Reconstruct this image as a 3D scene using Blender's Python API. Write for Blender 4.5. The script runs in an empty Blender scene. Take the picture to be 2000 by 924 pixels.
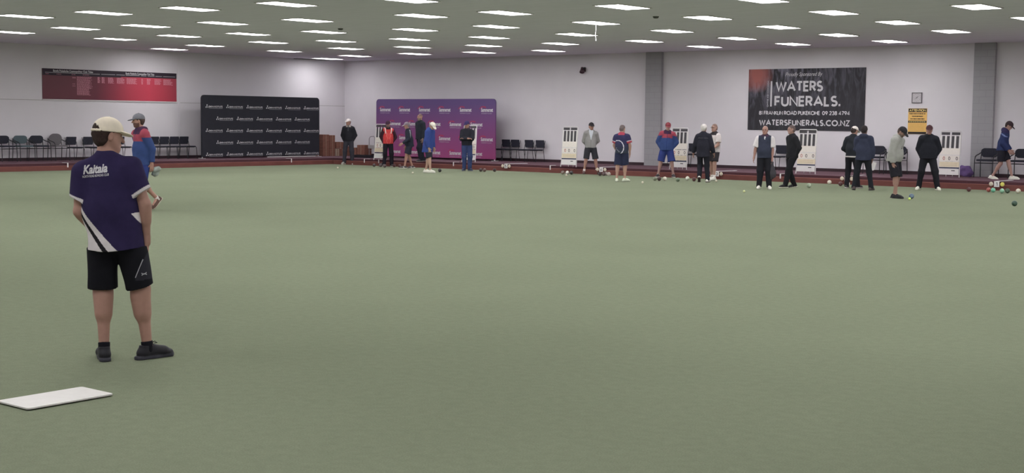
import bpy, math, random
import numpy as np
from mathutils import Vector, Matrix, Euler

random.seed(7)
SC = bpy.context.scene
COL = SC.collection
PI = math.pi
R = math.radians

# ------------------------------------------------------------------ camera, exposure, world
CAM_H = 1.75                       # eye height; X runs along the back wall, Y towards it
FPX, PITCH, ROLL, YAW = 2685.8, 0.0836, 0.0101, -0.6869
cp, sp, cr, sr = math.cos(PITCH), math.sin(PITCH), math.cos(ROLL), math.sin(ROLL)
_f = Vector((0, cp, -sp)); _u = Vector((0, sp, cp)); _r = Vector((1, 0, 0))
_r, _u = cr * _r + sr * _u, -sr * _r + cr * _u
_rot = Matrix.Rotation(-YAW, 3, 'Z')
CR, CU, CF = _rot @ _r, _rot @ _u, _rot @ _f
cam_data = bpy.data.cameras.new('camera')
cam_data.sensor_fit = 'HORIZONTAL'; cam_data.sensor_width = 36.0
cam_data.lens = 36.0 * FPX / 2000.0
cam_data.clip_start = 0.1; cam_data.clip_end = 300
cam = bpy.data.objects.new('camera', cam_data); COL.objects.link(cam)
m = Matrix.Identity(4)
for i, v in enumerate((CR, CU, -CF)):
    m[0][i], m[1][i], m[2][i] = v
m.translation = Vector((0, 0, CAM_H))
cam.matrix_world = m
SC.camera = cam
SC.view_settings.view_transform = 'Standard'
SC.view_settings.look = 'None'
SC.view_settings.gamma = 1.0
SC.view_settings.use_curve_mapping = False
SC.view_settings.exposure = 0.0
LAMP = 20.0                          # radiance of the ceiling panels
w = bpy.data.worlds.new('world'); SC.world = w; w.use_nodes = True
w.node_tree.nodes['Background'].inputs[0].default_value = (0.5, 0.52, 0.55, 1)
w.node_tree.nodes['Background'].inputs[1].default_value = 0.02

# the room (metres)
WX, WY, CEIL = -43.15, 41.2, 4.24   # left wall, back wall, ceiling
GX, GY, SZ = -39.85, 37.4, 0.225    # edge of the green, height of the walkway round it
BX, BY = -40.1, 37.68               # face of the bank board

def ray(px, py):
    return CR * ((px - 1000) / FPX) - CU * ((py - 462) / FPX) + CF
def at(px, py, z=0.0):
    d = ray(px, py); t = (z - CAM_H) / d.z
    return Vector((0, 0, CAM_H)) + d * t
def atY(px, py, Y):
    d = ray(px, py); return Vector((0, 0, CAM_H)) + d * (Y / d.y)
def atX(px, py, X):
    d = ray(px, py); return Vector((0, 0, CAM_H)) + d * (X / d.x)

def lin(c):
    return tuple((v / 255 / 12.92) if v / 255 <= 0.04045 else ((v / 255 + 0.055) / 1.055) ** 2.4 for v in c)
LIT = 0.52
def alb(r, g, b, k=0.80):           # what a surface looked like -> its own colour
    q = lin((r, g, b)); y = .25 * q[0] + .6 * q[1] + .15 * q[2]
    return tuple(min(0.86, (v * .90 + y * .10) / k) for v in q)

# ------------------------------------------------------------------ materials
MATS = {}
def mat(name, col=(0.5, 0.5, 0.5), rough=0.7, metal=0.0, var=0.06, scale=20.0, attr=False, spec=0.3, bump=0.0, emit=None, estr=1.0, stretch=None):
    if name in MATS: return MATS[name]
    M = bpy.data.materials.new(name); M.use_nodes = True
    nt = M.node_tree; B = nt.nodes['Principled BSDF']
    B.inputs['Roughness'].default_value = rough
    B.inputs['Metallic'].default_value = metal
    B.inputs['Specular IOR Level'].default_value = spec
    tc = nt.nodes.new('ShaderNodeTexCoord')
    no = nt.nodes.new('ShaderNodeTexNoise'); no.inputs['Scale'].default_value = scale; no.inputs['Detail'].default_value = 3
    if stretch:
        mp = nt.nodes.new('ShaderNodeMapping'); mp.inputs['Scale'].default_value = stretch
        nt.links.new(tc.outputs['Object'], mp.inputs[0]); nt.links.new(mp.outputs[0], no.inputs['Vector'])
    else:
        nt.links.new(tc.outputs['Object'], no.inputs['Vector'])
    mr = nt.nodes.new('ShaderNodeMapRange'); mr.inputs[1].default_value = 0.25; mr.inputs[2].default_value = 0.75
    mr.inputs[3].default_value = 1 - var; mr.inputs[4].default_value = 1 + var
    nt.links.new(no.outputs['Fac'], mr.inputs[0])
    vm = nt.nodes.new('ShaderNodeVectorMath'); vm.operation = 'SCALE'
    if attr:
        at_ = nt.nodes.new('ShaderNodeAttribute'); at_.attribute_name = 'col'
        nt.links.new(at_.outputs['Color'], vm.inputs[0])
    else:
        vm.inputs[0].default_value = col[:3]
    nt.links.new(mr.outputs[0], vm.inputs['Scale'])
    nt.links.new(vm.outputs[0], B.inputs['Base Color'])
    if bump:
        bp = nt.nodes.new('ShaderNodeBump'); bp.inputs['Strength'].default_value = bump; bp.inputs['Distance'].default_value = 0.01
        nt.links.new(no.outputs['Fac'], bp.inputs['Height']); nt.links.new(bp.outputs[0], B.inputs['Normal'])
    if emit:
        B.inputs['Emission Color'].default_value = (*emit, 1); B.inputs['Emission Strength'].default_value = estr
    MATS[name] = M
    return M

M_WALL = mat('painted_wall', (0.700, 0.675, 0.715), 0.85, var=0.025, scale=1.2)
M_CEIL = mat('ceiling_lining', (0.665, 0.632, 0.735), 0.8, var=0.05, scale=3.0, stretch=(0.3, 3, 1))
M_BLOCK = None
M_BLACK = mat('black_plastic', alb(38, 38, 44), 0.6)
M_CHAIRFAB = mat('navy_chair_vinyl', alb(44, 45, 56), 0.75, var=0.15)
M_CHAIRGREEN = mat('grey_green_chair_fabric', alb(78, 92, 98), 0.9, var=0.12, scale=60)
M_CHAIRGREY = mat('grey_chair_fabric', alb(104, 100, 104), 0.95, var=0.1, scale=60)
M_TUBE = mat('black_tube_steel', alb(34, 34, 40), 0.4, metal=0.2)
M_WHITE = mat('white_plastic', (0.78, 0.76, 0.76), 0.5, var=0.02)
M_WHITEM = mat('white_metal', (0.66, 0.64, 0.65), 0.45, var=0.02)
M_PRINTW = mat('white_print', (0.62, 0.61, 0.64), 0.8, var=0.02)
M_PRINTG = mat('grey_print', (0.42, 0.42, 0.46), 0.8, var=0.02)
M_FAB = mat('cloth', attr=True, rough=0.92, var=0.07, scale=18, spec=0.12, bump=0.04)
M_SKIN = mat('skin', attr=True, rough=0.6, var=0.05, scale=25, spec=0.3)
M_HAIR = mat('hair', attr=True, rough=0.8, var=0.3, scale=120, spec=0.2)
M_SHOE = mat('shoe_material', attr=True, rough=0.6, var=0.06, scale=40, spec=0.3)
M_CARD = mat('brown_cardboard', alb(118, 78, 66), 0.9, var=0.18, scale=9)
M_CARD2 = mat('pale_cardboard', alb(150, 132, 118), 0.9, var=0.08, scale=9)

def new_nodes(M):
    nt = M.node_tree; return nt, nt.nodes, nt.links, nt.nodes['Principled BSDF']

# green carpet: fine pile speckle, soft broad wear
M_GREEN = bpy.data.materials.new('green_carpet'); M_GREEN.use_nodes = True
nt, N, L, B = new_nodes(M_GREEN)
tc = N.new('ShaderNodeTexCoord')
n1 = N.new('ShaderNodeTexNoise'); n1.inputs['Scale'].default_value = 95; n1.inputs['Detail'].default_value = 4; n1.inputs['Roughness'].default_value = 0.75
n2 = N.new('ShaderNodeTexNoise'); n2.inputs['Scale'].default_value = 0.35; n2.inputs['Detail'].default_value = 3
n3 = N.new('ShaderNodeTexNoise'); n3.inputs['Scale'].default_value = 14; n3.inputs['Detail'].default_value = 5
for n in (n1, n2, n3): L.new(tc.outputs['Object'], n.inputs['Vector'])
def mrange(src, a, b, lo=0.3, hi=0.7):
    q = N.new('ShaderNodeMapRange'); q.inputs[1].default_value = lo; q.inputs[2].default_value = hi; q.inputs[3].default_value = a; q.inputs[4].default_value = b
    L.new(src, q.inputs[0]); return q.outputs[0]
a = mrange(n1.outputs['Fac'], 0.84, 1.16); b = mrange(n2.outputs['Fac'], 0.96, 1.04); c = mrange(n3.outputs['Fac'], 0.95, 1.05)
mu = N.new('ShaderNodeMath'); mu.operation = 'MULTIPLY'; L.new(a, mu.inputs[0]); L.new(b, mu.inputs[1])
mu2 = N.new('ShaderNodeMath'); mu2.operation = 'MULTIPLY'; L.new(mu.outputs[0], mu2.inputs[0]); L.new(c, mu2.inputs[1])
GREENC = (0.200, 0.226, 0.156)
sc = N.new('ShaderNodeVectorMath'); sc.operation = 'SCALE'; sc.inputs[0].default_value = GREENC
L.new(mu2.outputs[0], sc.inputs['Scale']); L.new(sc.outputs[0], B.inputs['Base Color'])
B.inputs['Roughness'].default_value = 1.0; B.inputs['Specular IOR Level'].default_value = 0.0
bp = N.new('ShaderNodeBump'); bp.inputs['Strength'].default_value = 0.35; bp.inputs['Distance'].default_value = 0.004
L.new(n1.outputs['Fac'], bp.inputs['Height']); L.new(bp.outputs[0], B.inputs['Normal'])

M_CARPET = mat('plum_carpet', alb(92, 70, 78, 0.72), 1.0, var=0.10, scale=60, spec=0.05)
M_BOARD = mat('red_brown_bank_board', alb(108, 62, 56, 0.78), 0.75, var=0.12, scale=2.5)
M_GROOVE = mat('dark_red_carpet_nosing', alb(62, 36, 42, 0.6), 0.9, var=0.08)
M_SKIRT = mat('dark_vinyl_skirting', alb(48, 34, 40, 0.6), 0.7)
M_SEAM = mat('wall_joint_filler', alb(128, 124, 124, .66), 0.9)

# grey blockwork columns: running bond of mortar lines in the colour
M_BLOCK = bpy.data.materials.new('grey_blockwork'); M_BLOCK.use_nodes = True
nt, N, L, B = new_nodes(M_BLOCK)
tc = N.new('ShaderNodeTexCoord'); mp = N.new('ShaderNodeMapping'); mp.inputs['Rotation'].default_value = (R(90), 0, 0)
br = N.new('ShaderNodeTexBrick'); br.inputs['Scale'].default_value = 1.0; br.inputs['Mortar Size'].default_value = 0.008
br.inputs['Brick Width'].default_value = 0.4; br.inputs['Row Height'].default_value = 0.2
g = alb(125, 124, 128, .56)
br.inputs['Color1'].default_value = (*g, 1); br.inputs['Color2'].default_value = (*[v * 0.97 for v in g], 1); br.inputs['Mortar'].default_value = (*[v * 0.86 for v in g], 1)
L.new(tc.outputs['Object'], mp.inputs[0]); L.new(mp.outputs[0], br.inputs['Vector']); L.new(br.outputs['Color'], B.inputs['Base Color'])
B.inputs['Roughness'].default_value = 0.9

# ------------------------------------------------------------------ object helpers
def link(o, parent=None):
    COL.objects.link(o)
    if parent is not None: o.parent = parent
    return o
def tag(o, label=None, cat=None, group=None, kind=None):
    if label: o['label'] = label
    if cat: o['category'] = cat
    if group: o['group'] = group
    if kind: o['kind'] = kind
    return o
def empty(name, loc=(0, 0, 0), rz=0.0):
    o = bpy.data.objects.new(name, None); COL.objects.link(o)
    o.location = loc; o.rotation_euler = (0, 0, rz); o.empty_display_size = 0.2
    return o
def copy_tree(o, parent=None):
    c = o.copy(); COL.objects.link(c); c.parent = parent
    for ch in list(o.children): copy_tree(ch, c)
    return c

class MB:
    """collects boxes, tubes, lathes into one mesh"""
    def __init__(s): s.v = []; s.f = []; s.m = []; s.sm = []; s.cur = 0; s.smooth = False
    def add(s, vs, fs, smooth=None):
        o = len(s.v); s.v += [tuple(x) for x in vs]
        for f in fs: s.f.append(tuple(o + i for i in f)); s.m.append(s.cur); s.sm.append(s.smooth if smooth is None else smooth)
    def box(s, lo, hi, M=None, bev=0.0):
        (x0, y0, z0), (x1, y1, z1) = lo, hi
        if bev <= 0:
            vs = [Vector((x, y, z)) for x in (x0, x1) for y in (y0, y1) for z in (z0, z1)]
            fs = [(0, 1, 3, 2), (4, 6, 7, 5), (0, 4, 5, 1), (2, 3, 7, 6), (0, 2, 6, 4), (1, 5, 7, 3)]
        else:
            b = min(bev, (x1 - x0) / 2.01, (y1 - y0) / 2.01, (z1 - z0) / 2.01)
            vs = []; idx = {}
            for i, x in enumerate((x0, x1)):
                for j, y in enumerate((y0, y1)):
                    for k, z in enumerate((z0, z1)):
                        sx, sy, sz = (1, -1)[i], (1, -1)[j], (1, -1)[k]
                        idx[i, j, k, 'x'] = len(vs); vs.append(Vector((x, y + sy * b, z + sz * b)))
                        idx[i, j, k, 'y'] = len(vs); vs.append(Vector((x + sx * b, y, z + sz * b)))
                        idx[i, j, k, 'z'] = len(vs); vs.append(Vector((x + sx * b, y + sy * b, z)))
            I = idx; fs = []
            for i in (0, 1):
                q = [I[i, 0, 0, 'x'], I[i, 0, 1, 'x'], I[i, 1, 1, 'x'], I[i, 1, 0, 'x']]; fs.append(q if i == 0 else q[::-1])
                q = [I[0, i, 0, 'y'], I[1, i, 0, 'y'], I[1, i, 1, 'y'], I[0, i, 1, 'y']]; fs.append(q if i == 0 else q[::-1])
                q = [I[0, 0, i, 'z'], I[0, 1, i, 'z'], I[1, 1, i, 'z'], I[1, 0, i, 'z']]; fs.append(q if i == 0 else q[::-1])
            for a_ in (0, 1):
                for b_ in (0, 1):
                    fs.append([I[a_, b_, 0, 'x'], I[a_, b_, 1, 'x'], I[a_, b_, 1, 'y'], I[a_, b_, 0, 'y']])
                    fs.append([I[a_, 0, b_, 'x'], I[a_, 1, b_, 'x'], I[a_, 1, b_, 'z'], I[a_, 0, b_, 'z']])
                    fs.append([I[0, a_, b_, 'y'], I[1, a_, b_, 'y'], I[1, a_, b_, 'z'], I[0, a_, b_, 'z']])
                    for c_ in (0, 1): fs.append([I[a_, b_, c_, 'x'], I[a_, b_, c_, 'y'], I[a_, b_, c_, 'z']])
        if M is not None: vs = [M @ v for v in vs]
        s.add(vs, fs)
    def tube(s, pts, r, n=8, closed=False, caps=True):
        pts = [Vector(p) for p in pts]; k = len(pts); rings = []
        up = Vector((0, 0, 1)); prev = None
        for i, p in enumerate(pts):
            a = pts[i - 1] if (i > 0 or closed) else p; b = pts[(i + 1) % k] if (i < k - 1 or closed) else p
            t = (b - a).normalized()
            if prev is None:
                x = t.cross(up)
                if x.length < 0.1: x = t.cross(Vector((1, 0, 0)))
            else: x = prev - t * prev.dot(t)
            x.normalize(); prev = x; y = t.cross(x)
            rr = r[i] if isinstance(r, (list, tuple)) else r
            rings.append([p + x * (rr * math.cos(2 * PI * j / n)) + y * (rr * math.sin(2 * PI * j / n)) for j in range(n)])
        vs = [v for g_ in rings for v in g_]; fs = []
        for i in range(k if closed else k - 1):
            for j in range(n):
                fs.append((i * n + j, i * n + (j + 1) % n, ((i + 1) % k) * n + (j + 1) % n, ((i + 1) % k) * n + j))
        s.add(vs, fs, True)
        if caps and not closed:
            s.add(rings[0], [tuple(range(n))[::-1]], False); s.add(rings[-1], [tuple(range(n))], False)
    def lathe(s, prof, c=(0, 0, 0), n=24, M=None):
        vs = []; fs = []
        for (r_, z_) in prof:
            for j in range(n):
                v = Vector((r_ * math.cos(2 * PI * j / n), r_ * math.sin(2 * PI * j / n), z_))
                if M is not None: v = M @ v
                vs.append(v + Vector(c))
        for i in range(len(prof) - 1):
            for j in range(n): fs.append((i * n + j, i * n + (j + 1) % n, (i + 1) * n + (j + 1) % n, (i + 1) * n + j))
        s.add(vs, fs, True)
    def slab(s, outline, y0, y1, M=None):
        """outline in x,z extruded from y0 to y1"""
        n = len(outline)
        vs = [Vector((x, y0, z)) for x, z in outline] + [Vector((x, y1, z)) for x, z in outline]
        fs = [tuple(range(n)), tuple(range(2 * n - 1, n - 1, -1))] + [(i, i + n, (i + 1) % n + n, (i + 1) % n) for i in range(n)]
        if M is not None: vs = [M @ v for v in vs]
        s.add(vs, fs)
    def build(s, name, mats, parent=None):
        me = bpy.data.meshes.new(name); me.from_pydata(s.v, [], s.f)
        mats = mats if isinstance(mats, (list, tuple)) else [mats]
        for M in mats: me.materials.append(M)
        me.polygons.foreach_set('material_index', s.m); me.polygons.foreach_set('use_smooth', s.sm); me.update()
        import bmesh
        bm = bmesh.new(); bm.from_mesh(me); bmesh.ops.recalc_face_normals(bm, faces=bm.faces); bm.to_mesh(me); bm.free()
        o = bpy.data.objects.new(name, me); return link(o, parent)

def rrect(w_, h_, r_, n=6, x0=0, z0=0, corners=(1, 1, 1, 1)):
    """rounded rectangle outline, centre x0, bottom z0; corners: bl br tr tl"""
    pts = []
    for (cx, cz, a0, on) in ((x0 - w_ / 2 + r_, z0 + r_, 180, corners[0]), (x0 + w_ / 2 - r_, z0 + r_, 270, corners[1]), (x0 + w_ / 2 - r_, z0 + h_ - r_, 0, corners[2]), (x0 - w_ / 2 + r_, z0 + h_ - r_, 90, corners[3])):
        if on:
            for i in range(n + 1):
                a_ = R(a0 + 90 * i / n); pts.append((cx + r_ * math.cos(a_), cz + r_ * math.sin(a_)))
        else:
            a_ = R(a0 + 45); pts.append((cx + r_ * (1 if math.cos(a_) > 0 else -1), cz + r_ * (1 if math.sin(a_) > 0 else -1)))
    return pts

# ------------------------------------------------------------------ stroke lettering
def arc(cx, cy, rx, ry, a0, a1, n=10):
    return [(cx + rx * math.cos(R(a0 + (a1 - a0) * i / n)), cy + ry * math.sin(R(a0 + (a1 - a0) * i / n))) for i in range(n + 1)]
G = {
 'A': (.84, [[(0, 0), (.42, 1), (.84, 0)], [(.14, .32), (.70, .32)]]),
 'B': (.56, [[(0, 0), (0, 1), (.26, 1)] + arc(.26, .76, .22, .24, 90, -90) + [(0, .52)], [(.26, .52)] + arc(.28, .26, .27, .26, 90, -90) + [(0, 0)]]),
 'C': (.82, [arc(.5, .5, .5, .5, 48, 312, 16)]),
 'D': (.72, [[(0, 0), (0, 1), (.24, 1)] + arc(.24, .5, .48, .5, 90, -90, 14) + [(0, 0)]]),
 'E': (.50, [[(.5, 1), (0, 1), (0, 0), (.5, 0)], [(0, .52), (.46, .52)]]),
 'F': (.48, [[(.48, 1), (0, 1), (0, 0)], [(0, .50), (.43, .50)]]),
 'G': (.92, [arc(.5, .5, .5, .5, 45, 360, 18) + [(.55, .5)]]),
 'H': (.68, [[(0, 0), (0, 1)], [(.68, 0), (.68, 1)], [(0, .52), (.68, .52)]]),
 'I': (.0, [[(0, 0), (0, 1)]]),
 'K': (.58, [[(0, 0), (0, 1)], [(.54, 1), (0, .46)], [(.16, .60), (.58, 0)]]),
 'L': (.44, [[(0, 1), (0, 0), (.44, 0)]]),
 'M': (.88, [[(0, 0), (.10, 1), (.44, .2), (.78, 1), (.88, 0)]]),
 'N': (.72, [[(0, 0), (0, 1), (.72, 0), (.72, 1)]]),
 'O': (1.0, [arc(.5, .5, .5, .5, 0, 360, 22)]),
 'P': (.52, [[(0, 0), (0, 1), (.25, 1)] + arc(.25, .73, .27, .27, 90, -90) + [(0, .46)]]),
 'R': (.56, [[(0, 0), (0, 1), (.25, 1)] + arc(.25, .73, .27, .27, 90, -90) + [(0, .46)], [(.25, .46), (.56, 0)]]),
 'S': (.54, [arc(.27, .75, .24, .25, 40, 270, 10)[:-1] + arc(.27, .25, .27, .25, 90, -145, 12)]),
 'T': (.60, [[(0, 1), (.6, 1)], [(.3, 1), (.3, 0)]]),
 'U': (.64, [[(0, 1), (0, .32)] + arc(.32, .32, .32, .32, 180, 360, 10) + [(.64, 1)]]),
 'W': (1.12, [[(0, 1), (.28, 0), (.56, .92), (.84, 0), (1.12, 1)]]),
 'Z': (.58, [[(0, 1), (.58, 1), (0, 0), (.58, 0)]]),
 'Y': (.64, [[(0, 1), (.32, .48), (.64, 1)], [(.32, .48), (.32, 0)]]),
 'V': (.76, [[(0, 1), (.38, 0), (.76, 1)]]),
 '0': (.62, [arc(.31, .5, .31, .5, 0, 360, 18)]),
 '1': (.18, [[(0, .84), (.16, 1), (.16, 0)]]),
 '2': (.54, [arc(.27, .73, .26, .27, 160, -35, 9) + [(0, 0), (.54, 0)]]),
 '3': (.52, [arc(.25, .75, .23, .25, 150, -90, 9), arc(.25, .26, .27, .26, 90, -150, 10)]),
 '4': (.60, [[(.45, 0), (.45, 1), (0, .26), (.6, .26)]]),
 '5': (.52, [[(.46, 1), (.08, 1), (.04, .56)] + arc(.24, .3, .27, .3, 110, -145, 10)]),
 '7': (.52, [[(0, 1), (.52, 1), (.16, 0)]]),
 '8': (.54, [arc(.27, .76, .22, .24, 0, 360, 14), arc(.27, .27, .27, .27, 0, 360, 14)]),
 '9': (.56, [arc(.28, .70, .28, .29, 0, 360, 14), [(.55, .62), (.26, 0)]]),
 '.': (.06, [[(-.06, .05), (.12, .05)]]), '-': (.3, [[(0, .45), (.3, .45)]]),
}
def ribbon(pl, t):
    """mitred flat band along a polyline, split at sharp corners"""
    q = [pl[0]]
    for p in pl[1:]:
        if math.hypot(p[0] - q[-1][0], p[1] - q[-1][1]) > 1e-6: q.append(p)
    if len(q) < 2: q = [(q[0][0] - t * .3, q[0][1]), (q[0][0] + t * .3, q[0][1])]
    closed = len(q) > 3 and math.hypot(q[0][0] - q[-1][0], q[0][1] - q[-1][1]) < 1e-4
    if closed: q = q[:-1]
    n = len(q); V, F = [], []
    for i in range(n):
        a = q[i - 1] if (i or closed) else None; b = q[(i + 1) % n] if (i < n - 1 or closed) else None
        d1 = None if a is None else (q[i][0] - a[0], q[i][1] - a[1]); d2 = None if b is None else (b[0] - q[i][0], b[1] - q[i][1])
        u = lambda d: (d[0] / math.hypot(*d), d[1] / math.hypot(*d))
        d1 = u(d1) if d1 else u(d2); d2 = u(d2) if d2 else d1
        n1 = (-d1[1], d1[0]); n2 = (-d2[1], d2[0]); m_ = (n1[0] + n2[0], n1[1] + n2[1]); l2 = m_[0] ** 2 + m_[1] ** 2
        if l2 < .12:                # hairpin: square it off
            k = t / 2; V += [(q[i][0] + n1[0] * k + d1[0] * k * .6, q[i][1] + n1[1] * k + d1[1] * k * .6), (q[i][0] - n1[0] * k + d1[0] * k * .6, q[i][1] - n1[1] * k + d1[1] * k * .6)]
        else:
            s_ = t / l2
            ml = min(1.0, 1.5 / (2 / math.sqrt(l2)))
            V += [(q[i][0] + m_[0] * s_ * ml, q[i][1] + m_[1] * s_ * ml), (q[i][0] - m_[0] * s_ * ml, q[i][1] - m_[1] * s_ * ml)]
    for i in range(n if closed else n - 1):
        j = (i + 1) % n; F.append((2 * i, 2 * i + 1, 2 * j + 1, 2 * j))
    return V, F
def stroke_text(txt, h, t, width=None, gap=.20):
    """flat lettering in x,z; returns verts2d, faces, width. width: fit"""
    items = []; x = 0.0
    for ch in txt:
        if ch == ' ': x += .38; continue
        wd, st = G[ch]
        for pl in st: items.append([(x + p[0], p[1]) for p in pl])
        x += wd + gap
    x -= gap
    sx = h if width is None else width / x
    V, F = [], []
    for k_, pl in enumerate(items):
        pl = [(p[0] * sx, p[1] * (h - t) + t / 2) for p in pl]
        v_, f_ = ribbon(pl, t); o = len(V); V += [(a, b, .00035 * (k_ % 9)) for a, b in v_]; F += [tuple(o + i for i in q) for q in f_]
    return V, F, x * sx
def font_text(txt, h, width=None, shear=0.0, bold=0.0):
    cu = bpy.data.curves.new('t', 'FONT'); cu.body = txt; cu.size = h * 1.38; cu.shear = shear; cu.offset = bold; cu.resolution_u = 3
    o = bpy.data.objects.new('t', cu); COL.objects.link(o)
    dg = bpy.context.evaluated_depsgraph_get(); dg.update()
    me = bpy.data.meshes.new_from_object(o.evaluated_get(dg))
    V = [(v.co.x, v.co.y) for v in me.vertices]; F = [tuple(p.vertices) for p in me.polygons]
    bpy.data.objects.remove(o); bpy.data.curves.remove(cu); bpy.data.meshes.remove(me)
    x0 = min(v[0] for v in V); x1 = max(v[0] for v in V)
    k = 1 if width is None else width / (x1 - x0)
    return [((v[0] - x0) * k, v[1]) for v in V], F, (x1 - x0) * k
PUT = [0]
def put_text(mb, tx, x, z, y=0.0, rot=0.0):
    V, F, _ = tx; c_, s_ = math.cos(rot), math.sin(rot)
    mb.add([Vector((x + v[0] * c_ - v[1] * s_, y - (v[2] if len(v) > 2 else 0), z + v[0] * s_ + v[1] * c_)) for v in V], F, False)

# ------------------------------------------------------------------ setting
def struct(name, mb, M, loc=(0, 0, 0), rz=0):
    o = mb.build(name, M); o.location = loc; o.rotation_euler = (0, 0, rz); o['kind'] = 'structure'; return o
XR, YN = 3.2, -3.4                  # walls behind the camera
gx1, gy0 = -0.9, 0.4                # near edges of the green
b = MB()
b.box((GX, gy0, -0.12), (gx1, GY, 0.0)); struct('floor', b, M_GREEN)
b = MB()                            # ditch bed all round
for lo, hi in (((BX - .02, gy0 - .3, -.14), (GX, GY + .3, -.09)), ((GX, GY, -.14), (gx1 + .3, BY + .02, -.09)), ((gx1, gy0 - .3, -.14), (gx1 + .3, GY, -.09)), ((GX, gy0 - .3, -.14), (gx1, gy0, -.09))): b.box(lo, hi)
struct('floor', b, M_GROOVE).name = 'floor_ditch'
BT = 0.145
b = MB(); b.box((BX - .14, gy0 - .4, -.13), (BX, BY + .14, BT), bev=.012); struct('trim_1', b, M_BOARD)
b = MB(); b.box((BX, BY, -.13), (gx1 + .4, BY + .14, BT), bev=.012); struct('trim_2', b, M_BOARD)
b = MB(); b.box((BX - .30, gy0 - .6, BT - .1), (BX - .13, BY + .3, SZ - .004)); struct('trim_3', b, M_GROOVE)
b = MB(); b.box((BX - .13, BY + .13, BT - .1), (gx1 + .6, BY + .30, SZ - .004)); struct('trim_4', b, M_GROOVE)
b = MB(); b.box((WX, YN, -.14), (BX - .15, WY, SZ))
b.box((BX - .15, BY + .15, -.14), (XR, WY, SZ))
b.box((gx1 + .3, YN, -.14), (XR, BY + .15, SZ)); b.box((BX - .15, YN, -.14), (gx1 + .3, gy0 - .3, SZ))
struct('floor', b, M_CARPET).name = 'floor_walkway'
b = MB(); b.box((WX - .2, YN, -.2), (WX, WY + .2, CEIL + .1)); struct('wall_left', b, M_WALL)
b = MB(); b.box((WX, WY, -.2), (XR, WY + .2, CEIL + .1)); struct('wall_back', b, M_WALL)
b = MB(); b.box((XR, YN, -.2), (XR + .2, WY + .2, CEIL + .1)); struct('wall_right', b, M_WALL)
b = MB(); b.box((WX - .2, YN - .2, -.2), (XR + .2, YN, CEIL + .1)); struct('wall_front', b, M_WALL)
b = MB(); b.box((WX - .2, YN - .2, CEIL), (XR + .2, WY + .2, CEIL + .2)); struct('ceiling', b, M_CEIL)
b = MB(); b.box((WX, YN, SZ), (WX + .02, WY, SZ + .10)); struct('baseboard_left', b, M_SKIRT)
b = MB(); b.box((WX + .02, WY - .02, SZ), (XR, WY, SZ + .10)); struct('baseboard_back', b, M_SKIRT)
# wall joints on the left wall: one level line and an upright one
zj = atX(20, 194, WX).z
b = MB(); b.box((WX, YN, zj - .007), (WX + .006, atX(345, 200, WX).y, zj + .007)); b.box((WX, atX(352, 200, WX).y, zj - .007), (WX + .006, WY, zj + .007)); struct('trim_5', b, M_SEAM)
yj = atX(348, 160, WX).y
b = MB(); b.box((WX, yj - .04, SZ), (WX + .008, yj - .015, CEIL)); b.box((WX, yj + .05, SZ), (WX + .008, yj + .075, CEIL)); struct('trim_6', b, M_WALL)
# blockwork piers on the back wall
for i, (xa, xb) in enumerate(((1261.5, 1292), (1903, 1944))):
    X0 = atY(xa, 105, WY - .14).x; X1 = atY(xb, 105, WY - .14).x
    b = MB(); b.box((0, -.14, 0), (X1 - X0, 0, CEIL - SZ))
    o = struct('pier', b, M_BLOCK, (X0, WY, SZ)); o['label'] = 'grey blockwork pier on back wall'
    o.name = 'trim_%d' % (7 + i)

# ------------------------------------------------------------------ ceiling lights
M_LAMP = mat('glowing_diffuser', (0.9, 0.9, 0.9), 0.5, emit=(1.0, 0.975, 0.985), estr=LAMP)
lp = empty('ceiling_light', (0, 0, CEIL))
b = MB()
W2, L2 = .31, .60
for lo, hi in (((-W2 - .03, -L2 - .03, -.022), (-W2, L2 + .03, 0)), ((W2, -L2 - .03, -.022), (W2 + .03, L2 + .03, 0)), ((-W2, -L2 - .03, -.022), (W2, -L2, 0)), ((-W2, L2, -.022), (W2, L2 + .03, 0))): b.box(lo, hi)
b.build('frame', M_WHITEM, lp)
b = MB(); b.box((-W2, -L2, -.014), (W2, L2, -.001)); b.build('diffuser', M_LAMP, lp)
LC = [(50,31),(202.5,24),(371,16),(148,54.5),(285,49.7),(435.5,44.3),(22,62),(225,75.3),(350,69.5),(485,65.5),(331,95.3),(401,88.3),(524.5,82),(560,7),(601,38.7),(632.5,61.5),(656.7,79.5),(676,94),(693,108.5),(555.5,99.3),(626,114.5),(797,-1),(823,29.8),(811,57.2),(800,76),(806,91.5),(810,104.5),(987,24),(969.5,51),(955.5,72.3),(945,88.3),(936,101.7),(1216,12.3),(1164.5,43.8),(1126.5,66.5),(1095,84.5),(1071.5,98.5),(1382.5,34),(1313,59.8),(1259,79.7),(1440,74.2),(1375.8,90.3),(1520.5,52),(1487,-1),(1628.8,23.5),(1638,67.5),(1548.8,85.3),(1753.5,43),(1738,80),(1907.8,12.2),(1857.5,60.3),(2018,35)]
ORD = ['first', 'second', 'third', 'fourth', 'fifth', 'sixth', 'seventh', 'eighth', 'ninth', 'tenth', 'eleventh', 'twelfth']
pts = [at(x, y, CEIL) for x, y in LC]
pts = [Vector((max(q.x, -41.85), q.y, q.z)) for q in pts]
rows = {}
for q in pts:
    r0 = round((38.1 + .065 * (q.x + 30) - q.y) / 3.52)
    rows.setdefault(max(0, r0), []).append(q)
first = True
ROWN = ['in the row nearest back wall'] + ['in the %s row from back wall' % q for q in ('second', 'third', 'fourth', 'fifth', 'sixth', 'seventh')]
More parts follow.
